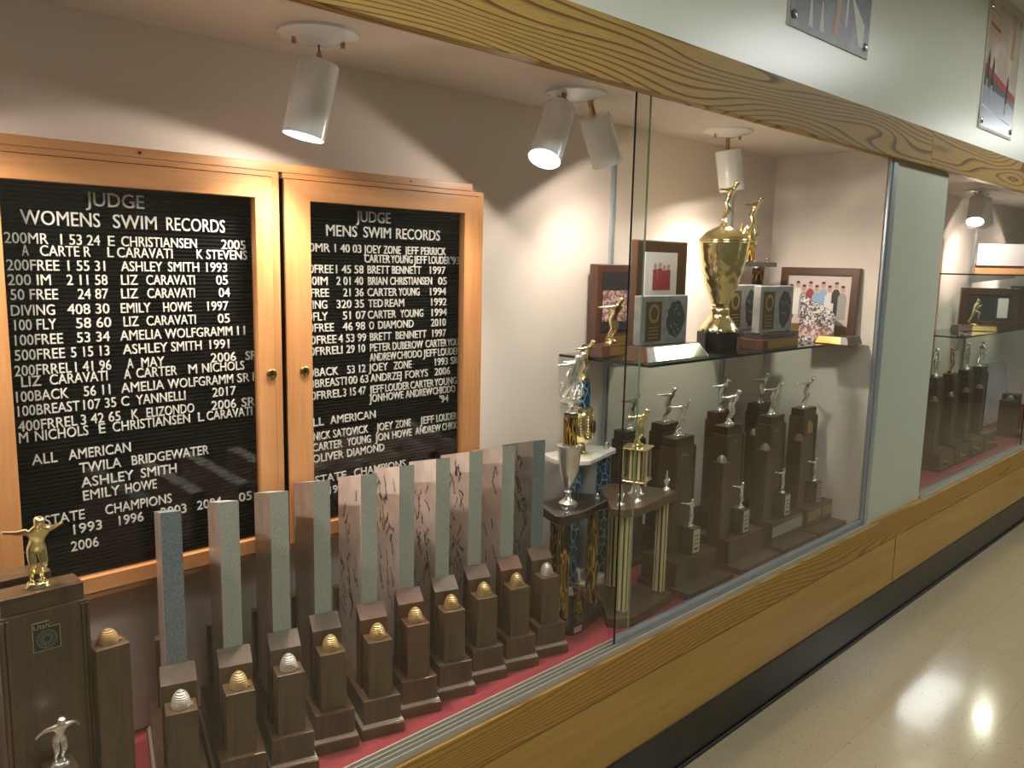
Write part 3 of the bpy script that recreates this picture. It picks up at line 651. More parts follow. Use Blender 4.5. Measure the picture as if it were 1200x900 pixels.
# ------------------------------------------------------------------ tall walnut trophies with a figurine on top
UT = [(-.5, -.6), (.5, -.6), (.5, .34), (.1, .34), (.1, .6), (-.5, .6)]
def emblem(t, x, y, z, h, style):
    s = h/1.2
    mt = Matrix.Translation((x, y, z)) @ Matrix.Rotation(pi/2, 4, 'X')
    if style == 'gold':
        o = MB().prism([(a*s, b*s) for a, b in UT], 0, .0015, mt).build('state_emblem', 'plate_gold', t); o['label'] = 'gold state outline plate'; return o
    o = MB().prism([(a*s, b*s) for a, b in UT], 0, .0012, mt).build('state_emblem', 'emblem_line', t); o['label'] = 'dark green state outline plate with seal'
    MB().prism([(a*s*.94 + (-.0 if a < .3 else 0), b*s*.95) for a, b in UT], .0012, .0015, mt).build('emblem_field', 'emblem', o)
    mb = MB(); mb.lathe([(.37*s, .0015), (.37*s, .0018), (.33*s, .0018), (.33*s, .0015)], n=32, cap=False, mtx=mt @ Matrix.Translation((0, -.14*s, 0)))
    for k in range(14):
        a = k*2*pi/14; mb.box(.12*s, .29*s, -.02*s, .02*s, .0015, .0018, mt @ Matrix.Translation((0, -.14*s, 0)) @ Matrix.Rotation(a, 4, 'Z'))
    mb.build('state_seal', 'emblem_grey', o)
    tm = text_mesh('Utah', .2*s, .0004); join_text([(tm, x-.44*s, y-.0017, z+.33*s)], 'emblem_lettering', 'emblem_line', o)
    return o
def tall_trophy(x, y, label, fig=('dive', 'silver'), hv=('hive_silver', -.097), em='green', wd='walnut', w=.12, lab=True, base=(-.075, .075), bw=.26, front=None, fz=0, capm=True, group='tall walnut trophies with figurines', lowfig='silver', lpose='upright', h=.48, cf=.127):
    t = thing('figurine_trophy', label, 'trophy', (x, y, FZ), 0, group)
    b = bw/2
    MB().box(-b, b, base[0]-(.05 if lab else 0), base[1], 0, .02).build('lower_tier', wd, t, .0015)
    MB().box(-b+.012, b-.012, base[0]+.01, base[1]-.005, .0202, .1).build('upper_tier', wd, t, .002)
    if front:
        for (a0, a1, mm) in front: MB().box(a0, a1, base[0]+.0085, base[0]+.0098, .045, .085).build('base_plate', mm, t)
    MB().box(-w/2, w/2, .0, .06, .1002, h-.03).build('post', wd, t, .0015)
    for s in (-1, 1):
        mb = MB(); c = s*(w/2-.008)
        mb.box(c-.006, c-.001, -.004, 0, .1002, h-.035); mb.box(c+.001, c+.006, -.004, 0, .1002, h-.035); mb.build('molding', wd, t, .001)
    if capm: MB().box(-w/2+.006, w/2-.006, .003, .057, h-.0298, h).build('cap', 'walnut_red' if wd == 'walnut_red' else wd, t, .002)
    if em: emblem(t, 0.0, -.0003, h-.075, .05, em)
    if hv:
        c = hv[1]; z1 = .365
        MB().box(c-.028, c+.028, -.03, .02, .1002, z1).build('beehive_post', wd, t, .0015)
        hive(t, (c, -.005, z1+.0002), hv[0], .0155, .024)
    if lab:
        MB().box(-.022, .022, -.058, -.008, .1002, .19).build('label_block', wd, t, .001)
        p = MB().box(-.0185, .0185, -.0592, -.0582, .108, .186).build('label_plate', 'plate_silver' if lab != 'gold' else 'plate_gold', t)
        mb = MB()
        for k, z in enumerate((.118, .136, .15, .164)): mb.box(-.012, .012, -.0596, -.0592, z, z+(.006 if k == 0 else .003))
        mb.build('label_print', 'print_dark', p)
        if lowfig: figurine(t, lpose, .094, (0, -.033, .1902), lowfig, fz)
    if fig: figurine(t, fig[0], cf, (0, .03, h+.0002), fig[1], fz)
    return t
tall_trophy(.357, .145, 'large walnut trophy at the far left with gold diver and green Utah emblem', fig=('dive', 'gold'), hv=('hive_gold', .092), w=.135, lpose='droop', bw=.25)
tall_trophy(.335, .235, 'walnut trophy standing behind the gold diver trophy at the far left', fig=None, hv=None, em=None, lab=False, base=(-.004, .08), w=.13, bw=.24)
tall_trophy(2.235, .165, 'walnut trophy with silver diver, nearest to the gold column trophy', hv=None)
tall_trophy(2.548, .165, 'walnut trophy with silver diver, second in the front row right of the gold columns')
tall_trophy(2.848, .165, 'walnut trophy with silver diver and a silver plate along its base', front=[(-.115, .115, 'plate_silver')])
tall_trophy(3.112, .165, 'dark walnut trophy with gold state plate, next to the white end wall', em='gold', hv=('hive_gold', -.097), front=[(-.10, .01, 'plate_gold'), (.03, .11, 'plate_gold')], lab='gold', bw=.25)
bk = dict(lab=False, em=None, base=(-.004, .085), bw=.18, w=.11, hv=None, group='walnut trophies in the back row')
tall_trophy(2.195, .335, 'back row walnut trophy with silver diver, behind the gold column trophy', **bk)
tall_trophy(2.405, .335, 'back row black trophy with silver diver, behind the first front walnut trophy', **bk)
tall_trophy(2.765, .335, 'back row reddish trophy with silver diver, behind the second front walnut trophy', **{**bk, 'wd': 'walnut_red'})
tall_trophy(3.065, .335, 'back row trophy with silver diver and side beehive, near the case end', **{**bk, 'hv': ('hive_silver', -.095)})

# ------------------------------------------------------------------ column trophies
def column(t, x, y, z0, z1, r, m, name='column'):
    mb = MB(); mb.lathe([(r, z0), (r, z1)], c=(x, y, 0), n=24); c = autosmooth(mb.build(name, m, t))
    mb = MB(); mb.lathe([(r+.003, z0), (r+.003, z0+.006), (r, z0+.007)], c=(x, y, 0), n=24); mb.lathe([(r, z1-.007), (r+.003, z1-.006), (r+.003, z1)], c=(x, y, 0), n=24); mb.build('column_ring', 'chrome', c); return c
def fluted(t, x, y, z0, z1, r):
    mb = MB(); mb.lathe([(r*.86, z0), (r*.86, z1)], c=(x, y, 0), n=24); c = mb.build('column', 'print_dark', t)
    mb = MB()
    for k in range(8):
        a = k*pi/4+.2; mb.box(r*.7, r, -r*.2, r*.2, z0, z1, Matrix.Translation((x, y, 0)) @ Matrix.Rotation(a, 4, 'Z'))
    mb.build('gold_flute', 'flute', c)
    mb = MB(); mb.lathe([(r+.003, z0), (r+.003, z0+.008), (r, z0+.01)], c=(x, y, 0), n=24); mb.lathe([(r, z1-.007), (r+.003, z1-.006), (r+.003, z1)], c=(x, y, 0), n=24); mb.build('column_ring', 'chrome', c); return c
CUPW = [(.026, 0), (.026, .004), (.018, .01), (.009, .018), (.007, .032), (.012, .036), (.007, .04), (.009, .046), (.018, .065), (.026, .095), (.031, .135), (.033, .158), (.036, .163), (.036, .169), (.03, .17), (.004, .168)]
def finial(t, x, y, z, m='chrome', s=1):
    mb = MB(); mb.lathe([(.006*s, 0), (.006*s, .004*s), (.003*s, .006*s), (.006*s, .01*s), (.003*s, .016*s), (.001*s, .018*s)], c=(x, y, z), n=14); return autosmooth(mb.build('finial', m, t), 70)
def plume(t, x, y, z, m='silver', h=.065):
    """small winged torch ornament on a bell foot"""
    mb = MB(); mb.lathe([(.012, 0), (.012, .003), (.009, .010), (.004, .014), (.004, .02), (.006, .03), (.004, .042), (.0015, h)], c=(x, y, z), n=14)
    for s in (-1, 1):
        for k in range(3):
            a = .35+.28*k; mb.tube([(x+s*.003, y, z+.018), (x+s*.012*math.sin(a+.5), y, z+.03+.004*k), (x+s*.014*math.sin(a), y, z+.044-.002*k)], [.003, .003, .0008], 6)
    return autosmooth(mb.build('corner_ornament', m, t), 60)
def poly_at(pts, cx, cy): return [(a-cx, b-cy) for a, b in pts]
# flame trophy beside the slab row
c = (1.72, .2); t = thing('flame_column_trophy', 'black trophy with flame columns and a silver cup on top', 'trophy', (*c, FZ))
bp = poly_at([(1.632, .15), (1.65, .118), (1.69, .118), (1.83, .15), (1.85, .185), (1.80, .268), (1.70, .285), (1.675, .27)], *c)
MB().prism(bp, 0, .032).build('base', 'mirror_black', t, .003)
MB().box(-.066, -.034, -.0832, -.082, .008, .024).build('base_plate', 'plate_silver', t)
for a, b in ((1.648, .16), (1.81, .19), (1.72, .255)): column(t, a-c[0], b-c[1], .0322, .329, .018, 'flame')
tp = poly_at([(1.592, .15), (1.605, .12), (1.65, .113), (1.83, .15), (1.85, .19), (1.795, .285), (1.69, .295), (1.64, .27)], *c)
MB().prism(tp, .3292, .355).build('top_plate', 'mirror_black', t, .003)
cx, cy, cz = 1.70-c[0], .195-c[1], .3552
cup = MB(); cup.lathe(CUPW, c=(cx, cy, cz), n=32); autosmooth(cup.build('cup', 'silver', t), 50)
column(t, cx, cy, cz+.1702, cz+.258, .0195, 'flame', 'upper_column')
mb = MB(); mb.lathe([(.014, 0), (.016, .006), (.007, .014), (.007, .02), (.03, .03), (.035, .036), (.02, .042), (.03, .05), (.012, .06)], c=(cx, cy, cz+.2582), n=10); autosmooth(mb.build('figurine_pedestal', 'silver', t), 30)
for k, (dx, dy, pz, ps) in enumerate(((-.018, 0, .312, 'dive'), (.008, .004, .318, 'dive'))): figurine(t, ps, .115, (cx+dx, cy+dy, cz+pz), 'silver', .3, mound=False)
mb = MB(); rr = random.Random(2)
for k in range(9):
    a = k*2*pi/9; mb.tube([(cx+.01*math.cos(a), cy+.01*math.sin(a), cz+.30), (cx+.032*math.cos(a), cy+.032*math.sin(a), cz+.315), (cx+.03*math.cos(a+.4), cy+.03*math.sin(a+.4), cz+.345)], [.006, .007, .002], 7)
autosmooth(mb.build('figurine_wave', 'silver', t), 60)
finial(t, 1.628-c[0], .135-c[1], .3552); finial(t, 1.80-c[0], .17-c[1], .3552)
# small cup inside it
mb = MB(); x, y = 1.735-c[0], .175-c[1]; mb.lathe([(.014, .0322), (.014, .036), (.0125, .038), (.013, .085), (.018, .10), (.019, .105), (.006, .108), (.005, .112)], c=(x, y, 0), n=20); k = autosmooth(mb.build('small_cup', 'flame', t), 50)
figurine(t, 'victory', .055, (x, y, .1122), 'silver', mound=False)

# blue trophy behind it
c = (1.95, .35); t = thing('blue_column_trophy', 'trophy with blue prismatic columns and a white marble plate', 'trophy', (*c, FZ))
MB().prism(poly_at([(1.84, .335), (1.865, .305), (2.02, .305), (2.05, .335), (2.04, .42), (1.85, .42)], *c), 0, .028).build('base', 'marble_white', t, .003)
for a, b in ((1.88, .335), (2.035, .345), (1.955, .40)): column(t, a-c[0], b-c[1], .0282, .425, .0255, 'blue_foil')
column(t, .0, -.01, .0282, .425, .033, 'alu_blue', 'centre_column')
MB().prism(poly_at([(1.80, .34), (1.835, .285), (1.875, .262), (2.065, .315), (2.075, .345), (2.03, .415), (1.83, .42)], *c), .4252, .441).build('top_plate', 'marble_white', t, .003)
x, y, z = 1.915-c[0], .335-c[1], .4412
mb = MB(); mb.lathe([(.024, 0), (.024, .005), (.014, .012), (.012, .03), (.022, .04), (.034, .055), (.037, .08), (.037, .125), (.031, .135), (.034, .142), (.034, .147)], c=(x, y, z), n=24); u = autosmooth(mb.build('openwork_urn', 'gold', t), 45)
mb = MB()
for k in range(10):
    a = k*2*pi/10
    for q in range(8): mb.lathe([(.0005, -.003), (.0035, 0), (.0005, .003)], c=(x+.0375*math.cos(a), y+.0375*math.sin(a), z+.06+q*.009), n=6)
mb.build('urn_beading', 'gold', u)
mb = MB(); mb.lathe([(.0, 0), (.014, 0), (.014, .003), (0, .003)], n=18, cap=False, mtx=Matrix.Translation((x+.012, y-.036, z+.09)) @ Matrix.Rotation(.35, 4, 'Z') @ Matrix.Rotation(pi/2, 4, 'X') @ Matrix.Diagonal((1, 1.5, 1, 1))); mb.build('urn_medallion', 'plaque_dark', u)
column(t, x, y, z+.1472, z+.235, .0225, 'blue_foil', 'upper_column')
figurine(t, 'dive', .125, (x, y, z+.2352), 'gold', .2, base_r=.2)
finial(t, 2.04-c[0], .335-c[1], .4412, s=1.3)

# gold column trophy
c = (1.93, .15); t = thing('gold_column_trophy', 'brown trophy with fluted gold columns and a gold diver', 'trophy', (*c, FZ))
gp = [(1.768, .095), (1.785, .062), (1.83, .042), (2.055, .07), (2.072, .10), (1.985, .262), (1.935, .268)]
MB().prism(poly_at(gp, *c), 0, .03).build('base', 'walnut', t, .003)
for a, b in ((1.828, .088), (2.03, .103), (1.955, .225)): fluted(t, a-c[0], b-c[1], .0302, .326, .0185)
MB().prism(poly_at([(a, b) for a, b in gp], *c), .3262, .352).build('top_plate', 'walnut', t, .003)
x, y, z = 1.935-c[0], .135-c[1], .3522
mb = MB(); mb.lathe([(.026, 0), (.026, .004), (.017, .01), (.013, .03), (.02, .042)], c=(x, y, z), n=20); autosmooth(mb.build('bell_foot', 'silver', t), 50)
q = .038; rz = Matrix.Translation((x, y, z)) @ Matrix.Rotation(.35, 4, 'Z')
MB().box(-q, q, -q, q, .0422, .048, rz).build('riser_tray', 'gold', t, .002)
for a in (-1, 1):
    for b in (-1, 1):
        mb = MB(); mb.lathe([(.0035, .0482), (.0035, .140)], c=(a*(q-.007), b*(q-.007), 0), n=10, mtx=rz); autosmooth(mb.build('riser_rod', 'gold', t))
pn = MB().box(-.021, .021, -.021, .021, .0482, .140, rz).build('riser_core', 'plate_dark', t)
mb = MB()
for a in range(4):
    for b in (-.0125, 0, .0125): mb.box(b-.0035, b+.0035, -.0222, -.021, .05, .139, rz @ Matrix.Rotation(a*pi/2, 4, 'Z'))
mb.build('riser_stripe', 'flute', pn)
MB().box(-q-.002, q+.002, -q-.002, q+.002, .1402, .146, rz).build('riser_top', 'gold', t, .002)
figurine(t, 'dive', .118, (x, y, z+.1462), 'gold', 0, base_r=.19)
for a, b in ((1.80, .085), (1.865, .075), (2.035, .095)): plume(t, a-c[0], b-c[1], .3522)

# ------------------------------------------------------------------ glass shelf and what stands on it
SZ = 1.2185
o = MB().box(1.93, 3.246, .10, .452, SZ-.008, SZ-.0004).build('glass_shelf', 'glass_shelf'); tag(o, 'clear glass shelf holding the cup and plaques', 'shelf')
e = MB(); e.box(1.93, 3.246, .0985, .1, SZ-.008, SZ-.0004); e.box(1.9285, 1.93, .0985, .452, SZ-.008, SZ-.0004); e.build('shelf_edge', 'glass_edge', o)
for x in (2.169, 2.905):
    mb = MB(); mb.prism([(.444, -.0), (.444, -.05), (.43, -.05), (.2, -.014), (.2, -.0)][::-1], -.003, .003, Matrix.Translation((x, 0, SZ-.0085)) @ Matrix(((0, 0, 1, 0), (1, 0, 0, 0), (0, 1, 0, 0), (0, 0, 0, 1)))); mb.build('shelf_bracket', 'alu_blue', o)
def wedge(parent, name, x0, x1, y0, y1, z0, z1, ins, m, bev=.0015):
    """block whose front, left and right faces lean in by ins at the top"""
    mb = MB(); a = [(x0, y0, z0), (x1, y0, z0), (x1, y1, z0), (x0, y1, z0)]; b = [(x0+ins, y0+ins, z1), (x1-ins, y0+ins, z1), (x1-ins, y1, z1), (x0+ins, y1, z1)]
    mb.poly(a[::-1]); mb.poly(b)
    for k in range(4): mb.poly([a[k], a[(k+1) % 4], b[(k+1) % 4], b[k]])
    bmesh.ops.remove_doubles(mb.bm, verts=mb.bm.verts[:], dist=1e-6); return mb.build(name, m, parent, bev)
# photo plaque with gold swimmer, far left of the shelf
t = thing('photo_plaque', 'dark wooden team photo plaque at the left end of the glass shelf', 'plaque', (2.15, .42, SZ), 0)
MB().box(-.11, .11, -.022, .012, .0, .285).build('plaque_board', 'plaque_wood', t, .003)
p = MB().box(-.085, .085, -.0245, -.0222, .07, .26).build('photo', 'print_dark', t)
MB().box(-.083, .083, -.025, -.0246, .1, .2).build('photo_team', 'print_pink', p)
MB().box(-.06, .06, -.0245, -.0222, .02, .05).build('engraved_plate', 'plate_gold', t)
t = thing('swimmer_plaque', 'gold swimmer on a wooden base at the left end of the shelf', 'trophy', (2.04, .36, SZ), 0)
wedge(t, 'base', -.085, .075, -.06, .03, 0, .034, .012, 'plaque_wood')
mb = MB(); mb.poly([(-.04, -.0592, .004), (.055, -.0592, .004), (.052, -.0508, .030), (-.037, -.0508, .030)]); mb.build('engraved_plate', 'plate_gold', t)
figurine(t, 'dive', .15, (.02, -.01, .0342), 'gold', 0)
# marble plaque on wedge with tall photo plaque behind
t = thing('marble_plaque', 'grey marble plaque on a wooden wedge with bright polished nameplate', 'plaque', (2.13, .19, SZ), 0)
wedge(t, 'base', -.17, .16, -.06, .035, 0, .043, .0245, 'plaque_dark')
mb = MB(); mb.poly([(-.125, -.0587, .0025), (.147, -.0587, .0025), (.133, -.0367, .0411), (-.112, -.0367, .0411)]); mb.build('nameplate', 'plate_green', t)
def marble(t, w, h, th, y, z, x0=0, dark=False):
    s = MB().box(x0-w/2, x0+w/2, y, y+th, z, z+h).build('marble_slab', 'marble_grey', t, .003)
    p = MB().box(x0-w*.42, x0-w*.09, y-.0016, y-.0002, z+h*.08, z+h*.88).build('engraved_plate', 'plate_dark', s)
    mb = MB(); mb.lathe([(.03, 0), (.03, .0008), (.02, .0008), (.02, 0)], n=20, cap=False, mtx=Matrix.Translation((x0-w*.255, y-.0017, z+h*.64)) @ Matrix.Rotation(pi/2, 4, 'X') @ Matrix.Diagonal((.9, 1, 1, 1)))
    for k in range(4): mb.box(x0-w*.36, x0-w*.15, y-.0022, y-.0016, z+h*(.14+.07*k), z+h*(.16+.07*k))
    mb.build('plate_engraving', 'plate_gold', p)
    rr = random.Random(int(w*1000+h*77+y*1000)); mb = MB(); cx, cz = x0+w*.23, z+h*.5
    ring = [(cx+w*.2*math.cos(a)*rr.uniform(.85, 1.12), cz+h*.4*math.sin(a)*rr.uniform(.88, 1.08)) for a in [2*pi*k/22 for k in range(22)]]
    mb.poly([(a, y-.0006, b) for a, b in ring]); e = mb.build('etching', 'etch', s); mb = MB()
    for k in range(13):
        a = rr.uniform(0, 6.28); q = rr.uniform(.3, .9); px, pz = cx+w*.17*q*math.cos(a), cz+h*.34*q*math.sin(a); l = rr.uniform(.008, .026); an = rr.uniform(-.9, .9); n = rr.uniform(.0012, .004)
        u, v = l*math.cos(an)*.5, l*math.sin(an)*.5
        mb.poly([(px-u, y-.0009-.00002*k, pz-v), (px+u, y-.0009-.00002*k, pz+v), (px+u-n*.3, y-.0009-.00002*k, pz+v+n), (px-u+n*.3, y-.0009-.00002*k, pz-v+n)])
    mb.build('etched_line', 'marble_grey', e); return s
marble(t, .24, .15, .03, -.005, .0432, -.015)
t = thing('team_photo_plaque', 'tall wooden plaque with a matted photo of people in red, behind the marble plaque', 'plaque', (2.20, .262, SZ), 0)
MB().box(-.135, .135, 0, .028, 0, .362).build('plaque_board', 'plaque_dark', t, .004)
p = MB().box(-.098, .075, -.002, -.0003, .185, .325).build('photo_mat', 'print_white', t)
q = MB().box(-.072, .05, -.0026, -.0021, .205, .305).build('photo', 'print_white', p)
mb = MB()
for k, (px, s) in enumerate(((-.045, 1), (-.02, 1.05), (.003, .95), (.026, .98))):
    mb.prism([(px-.0125, .206), (px+.0125, .206), (px+.0115, .206+.066*s), (px-.0115, .206+.066*s)], .0027, .0031, Matrix.Rotation(pi/2, 4, 'X'))
mb.build('red_jacket', 'print_red', q)
mb = MB()
for k, (px, s) in enumerate(((-.045, 1), (-.02, 1.05), (.003, .95), (.026, .98))): mb.lathe([(.0, 0), (.009, 0)], n=14, cap=False, mtx=Matrix.Translation((px, -.0029, .206+.075*s)) @ Matrix.Rotation(pi/2, 4, 'X'))
mb.build('printed_face', 'skin', q)
# gold cup
t = thing('gold_cup', 'tall gold lidded cup on a black base at the middle of the shelf', 'trophy', (2.425, .185, SZ), 0)
mb = MB(); mb.lathe([(.072, 0), (.072, .07), (.07, .0705)], n=8); mb.build('base', 'mirror_black', t, .003)
MB().box(-.035, .035, -.0675, -.0667, .015, .055, Matrix.Rotation(.39, 4, 'Z')).build('base_plate', 'plate_dark', t)
z = .0708
def dimpled(prof, n, amp, k):
    mb = MB(); mb.lathe(prof, n=n)
    for v in mb.bm.verts:
        a = math.atan2(v.co.y, v.co.x); f = 1+amp*math.cos(a*k+v.co.z*160); v.co.x *= f; v.co.y *= f
    return mb
mb = dimpled([(.064, z), (.064, z+.006), (.06, z+.012), (.052, z+.026), (.042, z+.038), (.034, z+.048), (.03, z+.06), (.033, z+.072), (.026, z+.08), (.03, z+.084)], 60, .04, 10); autosmooth(mb.build('foot', 'gold', t), 80)
prof = [(.012, z+.0842), (.03, z+.092), (.038, z+.115), (.051, z+.145), (.062, z+.18), (.072, z+.22), (.079, z+.26), (.0815, z+.285), (.084, z+.292), (.081, z+.297), (.06, z+.297)]
mb = MB(); P2 = []
for (r0, z0), (r1, z1) in zip(prof[:7], prof[1:8]):
    for q in range(5): P2.append((r0+(r1-r0)*q/5, z0+(z1-z0)*q/5))
mb.lathe(P2+prof[7:], n=120)
for v in mb.bm.verts:   # embossed feather relief on the bowl
    zz = (v.co.z-z-.0842)/.2; a = math.atan2(v.co.y, v.co.x)
    if 0 < zz < 1: f = 1+.055*math.sin(pi*min(1, zz*1.1))*(abs(math.sin(4*a))-.5)*math.cos(34*zz-7*abs(math.sin(4*a))); v.co.x *= f; v.co.y *= f
autosmooth(mb.build('bowl', 'gold', t), 80)
mb = MB(); mb.lathe([(.083, z+.2975), (.083, z+.301), (.074, z+.311), (.058, z+.326), (.036, z+.338), (.018, z+.344), (.01, z+.358), (.004, z+.362)], n=48); autosmooth(mb.build('lid', 'gold', t), 80)
figurine(t, 'dive', .13, (0, 0, z+.3622), 'gold', .3, mound=False)
# two marble plaques on black and wood bases
for lab, x, y, hh in (('marble plaque in front on the shelf, with black riser and brown base', 2.74, .165, 1), ('marble plaque half hidden behind the front one, right of the gold cup', 2.70, .275, 1)):
    t = thing('marble_plaque', lab, 'plaque', (x, y, SZ), 0, 'marble plaques on brown bases')
    MB().box(-.13, .13, -.045, .04, 0, .036).build('base', 'plaque_wood', t, .002)
    MB().box(-.10, .125, -.0468, -.0452, .004, .032).build('base_plate', 'plate_gold', t)
    wedge(t, 'riser', -.125, .125, -.04, .035, .0362, .056, .01, 'mirror_black')
    marble(t, .235, .165, .03, -.02, .0563, .0)
# flame trophy behind plaques
c = (2.93, .375); t = thing('flame_trophy', 'small black trophy with orange flame columns behind the marble plaques', 'trophy', (*c, SZ), 0)
MB().box(-.13, .13, -.045, .045, 0, .025).build('base', 'mirror_black', t, .003)
for x in (-.09, .075): column(t, x, 0, .0252, .288, .0235, 'flame')
MB().box(-.135, .13, -.05, .05, .2882, .306).build('top_plate', 'mirror_black', t, .003)
column(t, -.01, 0, .3062, .378, .027, 'flame', 'upper_column')
mb = MB(); mb.lathe([(.03, 0), (.034, .01), (.02, .02), (.012, .03)], c=(-.01, 0, .3782), n=16); autosmooth(mb.build('figurine_pedestal', 'gold', t))
figurine(t, 'dive', .15, (-.01, 0, .405), 'gold', .3)
mb = MB()
for k in range(8):
    a = k*pi/4; mb.tube([(-.01+.012*math.cos(a), .012*math.sin(a), .40), (-.01+.045*math.cos(a), .03*math.sin(a), .415), (-.01+.04*math.cos(a+.3), .03*math.sin(a+.3), .455)], [.006, .006, .002], 6)
autosmooth(mb.build('figurine_wave', 'gold', t), 60)
finial(t, -.11, -.02, .3062); finial(t, .1, -.02, .3062)
# framed group photo leaning on the end wall (faces -x)
t = thing('framed_photo', 'wood framed group photo leaning against the white end wall', 'picture frame', (3.205, .225, SZ), -pi/2)
tilt = Matrix.Rotation(-.06, 4, 'X'); W, H = .165, .29
frame(t, 'frame', (-W, W, 0, H), (-W+.032, W-.032, .032, H-.032), 0, .022, 'plaque_wood', 'walnut_x', .003, tilt)
p = MB().box(-W+.03, W-.03, .008, .02, .03, H-.03, tilt).build('photo', 'print_wall', t)
MB().box(-W+.035, W-.035, .0065, .0078, .034, .062, tilt).build('engraved_plate', 'plate_gold', t)
for k in range(9):
    px = -.115+k*.027; hz = .205+.014*(k % 2); mm = ('print_dark', 'print_white', 'poster_grey', 'print_red', 'print_blue', 'print_blue', 'print_white', 'print_dark', 'poster_grey')[k]
    mb = MB(); mb.prism([(px-.017, hz-.12), (px+.017, hz-.12), (px+.017, hz-.03), (px+.008, hz-.014), (px-.008, hz-.014), (px-.017, hz-.03)], -.0079, -.0072+.00005*k, tilt @ Matrix.Rotation(pi/2, 4, 'X')); mb.build('printed_shirt', mm, p)
    mb = MB(); mb.lathe([(.0, 0), (.0095, 0)], n=14, cap=False, mtx=tilt @ Matrix.Translation((px, .0070, hz+.0)) @ Matrix.Rotation(pi/2, 4, 'X') @ Matrix.Diagonal((1, 1.25, 1, 1))); mb.build('printed_face', 'skin', p)
    mb = MB(); mb.lathe([(.0, 0), (.0085, 0)], n=14, cap=False, mtx=tilt @ Matrix.Translation((px, .0069, hz+.011)) @ Matrix.Rotation(pi/2, 4, 'X') @ Matrix.Diagonal((1, .6, 1, 1))); mb.build('printed_hair', 'print_dark', p)
mb = MB(); mb.box(.03, .068, .0058, .0065, .07, .15, tilt); mb.build('printed_boy_shirt', 'print_white', p)
# collage plate
t = thing('collage_plate', 'clear plate printed with a photo collage, in front of the framed photo', 'plaque', (3.13, .17, SZ), -pi/2+.1)
mb = MB(); mb.prism([(-.075, 0), (.062, 0), (.062, .105), (.045, .125), (-.075, .185)], -.004, .004, Matrix.Rotation(pi/2, 4, 'X')); mb.build('printed_plate', 'collage', t, .001)
MB().box(-.07, .055, -.0058, -.0042, .02, .06).build('printed_strip', 'print_pink', t)
MB().box(-.08, .07, -.012, .018, -.0003, .0).build('plate_foot', 'glass_board', t)
t = thing('wedge_nameplate', 'brown wooden wedge with a gold nameplate at the right end of the shelf', 'nameplate', (3.14, .095, SZ), -pi/2)
wedge(t, 'block', -.06, .075, -.07, .06, 0, .03, .012, 'plaque_wood')
mb = MB(); mb.poly([(-.055, -.0697, .003), (.045, -.0697, .003), (.04, -.0600, .028), (-.048, -.0600, .028)]); mb.build('nameplate', 'plate_gold', t)

# ------------------------------------------------------------------ far case beyond the pier
FL = [(4.60, 'stand', 'silver', 'first figurine trophy beside the white pier in the far case', 'hive_gold'), (4.85, 'victory', 'gold_warm', 'figurine trophy with copper gold figure, second in the far case', 'hive_silver'),
(5.10, 'stand', 'silver', 'third figurine trophy in the far case, silver standing figure', 'hive_gold'), (5.34, 'run', 'silver', 'figurine trophy with a silver running figure in the far case', 'hive_silver')]
for x, ps, m, lab, hm in FL: 
    t = tall_trophy(x, .17, lab, fig=(ps, m), hv=(hm, -.09), em=None, lab=False, bw=.235, group='figurine trophies in the far case', cf=.15)
    for k in (-.06,): 
        mb = MB(); mb.lathe([(.012, 0), (.012, .01), (.006, .014), (.006, .03), (.011, .034)], n=14, mtx=Matrix.Translation((k, -.066, .05)) @ Matrix.Rotation(pi/2, 4, 'X')); mb.build('gold_stud', 'gold_warm', t)
t = thing('beehive_trophy', 'short brown trophy with silver beehive at the right edge of the far case', 'trophy', (5.95, .16, FZ))
MB().box(-.11, .11, -.08, .08, 0, .03).build('base', 'plaque_dark', t, .002)
MB().box(-.10, -.02, -.04, .05, .0302, .23).build('post', 'plaque_dark', t, .002); MB().box(-.018, .08, -.03, .06, .0302, .26).build('back_post', 'plaque_dark', t, .002)
hive(t, (-.06, .0, .2302), 'hive_silver', .018, .03)
o = MB().box(-.4, .4, -.006, .006, 0, .42).build('display_board', 'paper', None, .001); o.location = (6.3, .36, FZ+.001); o.rotation_euler = (math.radians(-8), 0, 0); tag(o, 'large white display board leaning at the back of the far case', 'board')
for nm, z, lab in (('glass_shelf', 1.496, 'upper glass shelf in the far case under the white plaque'), ('glass_shelf', 1.17, 'lower glass shelf in the far case with the runner')):
    o = MB().box(4.64, 7.5, .10, .374, z-.008, z-.0004).build(nm, 'glass_shelf'); tag(o, lab, 'shelf', 'glass shelves in the far case')
    e = MB(); e.box(4.64, 7.5, .0985, .1, z-.008, z-.0004); e.box(4.6385, 4.64, .0985, .374, z-.008, z-.0004); e.build('shelf_edge', 'glass_edge', o)
    for x in (5.86,):
        mb = MB(); mb.prism([(.445, -.0), (.445, -.05), (.43, -.05), (.2, -.014), (.2, -.0)][::-1], -.003, .003, Matrix.Translation((x, 0, z-.0085)) @ Matrix(((0, 0, 1, 0), (1, 0, 0, 0), (0, 1, 0, 0), (0, 0, 0, 1)))); mb.build('shelf_bracket', 'alu_blue', o)
t = thing('white_plaque', 'white plaque on a wooden base on the upper shelf of the far case', 'plaque', (5.62, .22, 1.496), math.radians(-58))
MB().box(-.15, .15, -.04, .04, 0, .034).build('base', 'oak_cabinet_x', t, .002); MB().box(-.14, .14, .006, .022, .0343, .06).build('riser', 'plaque_dark', t); 
MB().box(-.135, .135, -.004, .004, .05, .18).build('plate', 'paper', t, .001)
t = thing('runner_plaque', 'gold running figure on a wooden base on the lower shelf of the far case', 'trophy', (5.25, .21, 1.17), math.radians(-50))
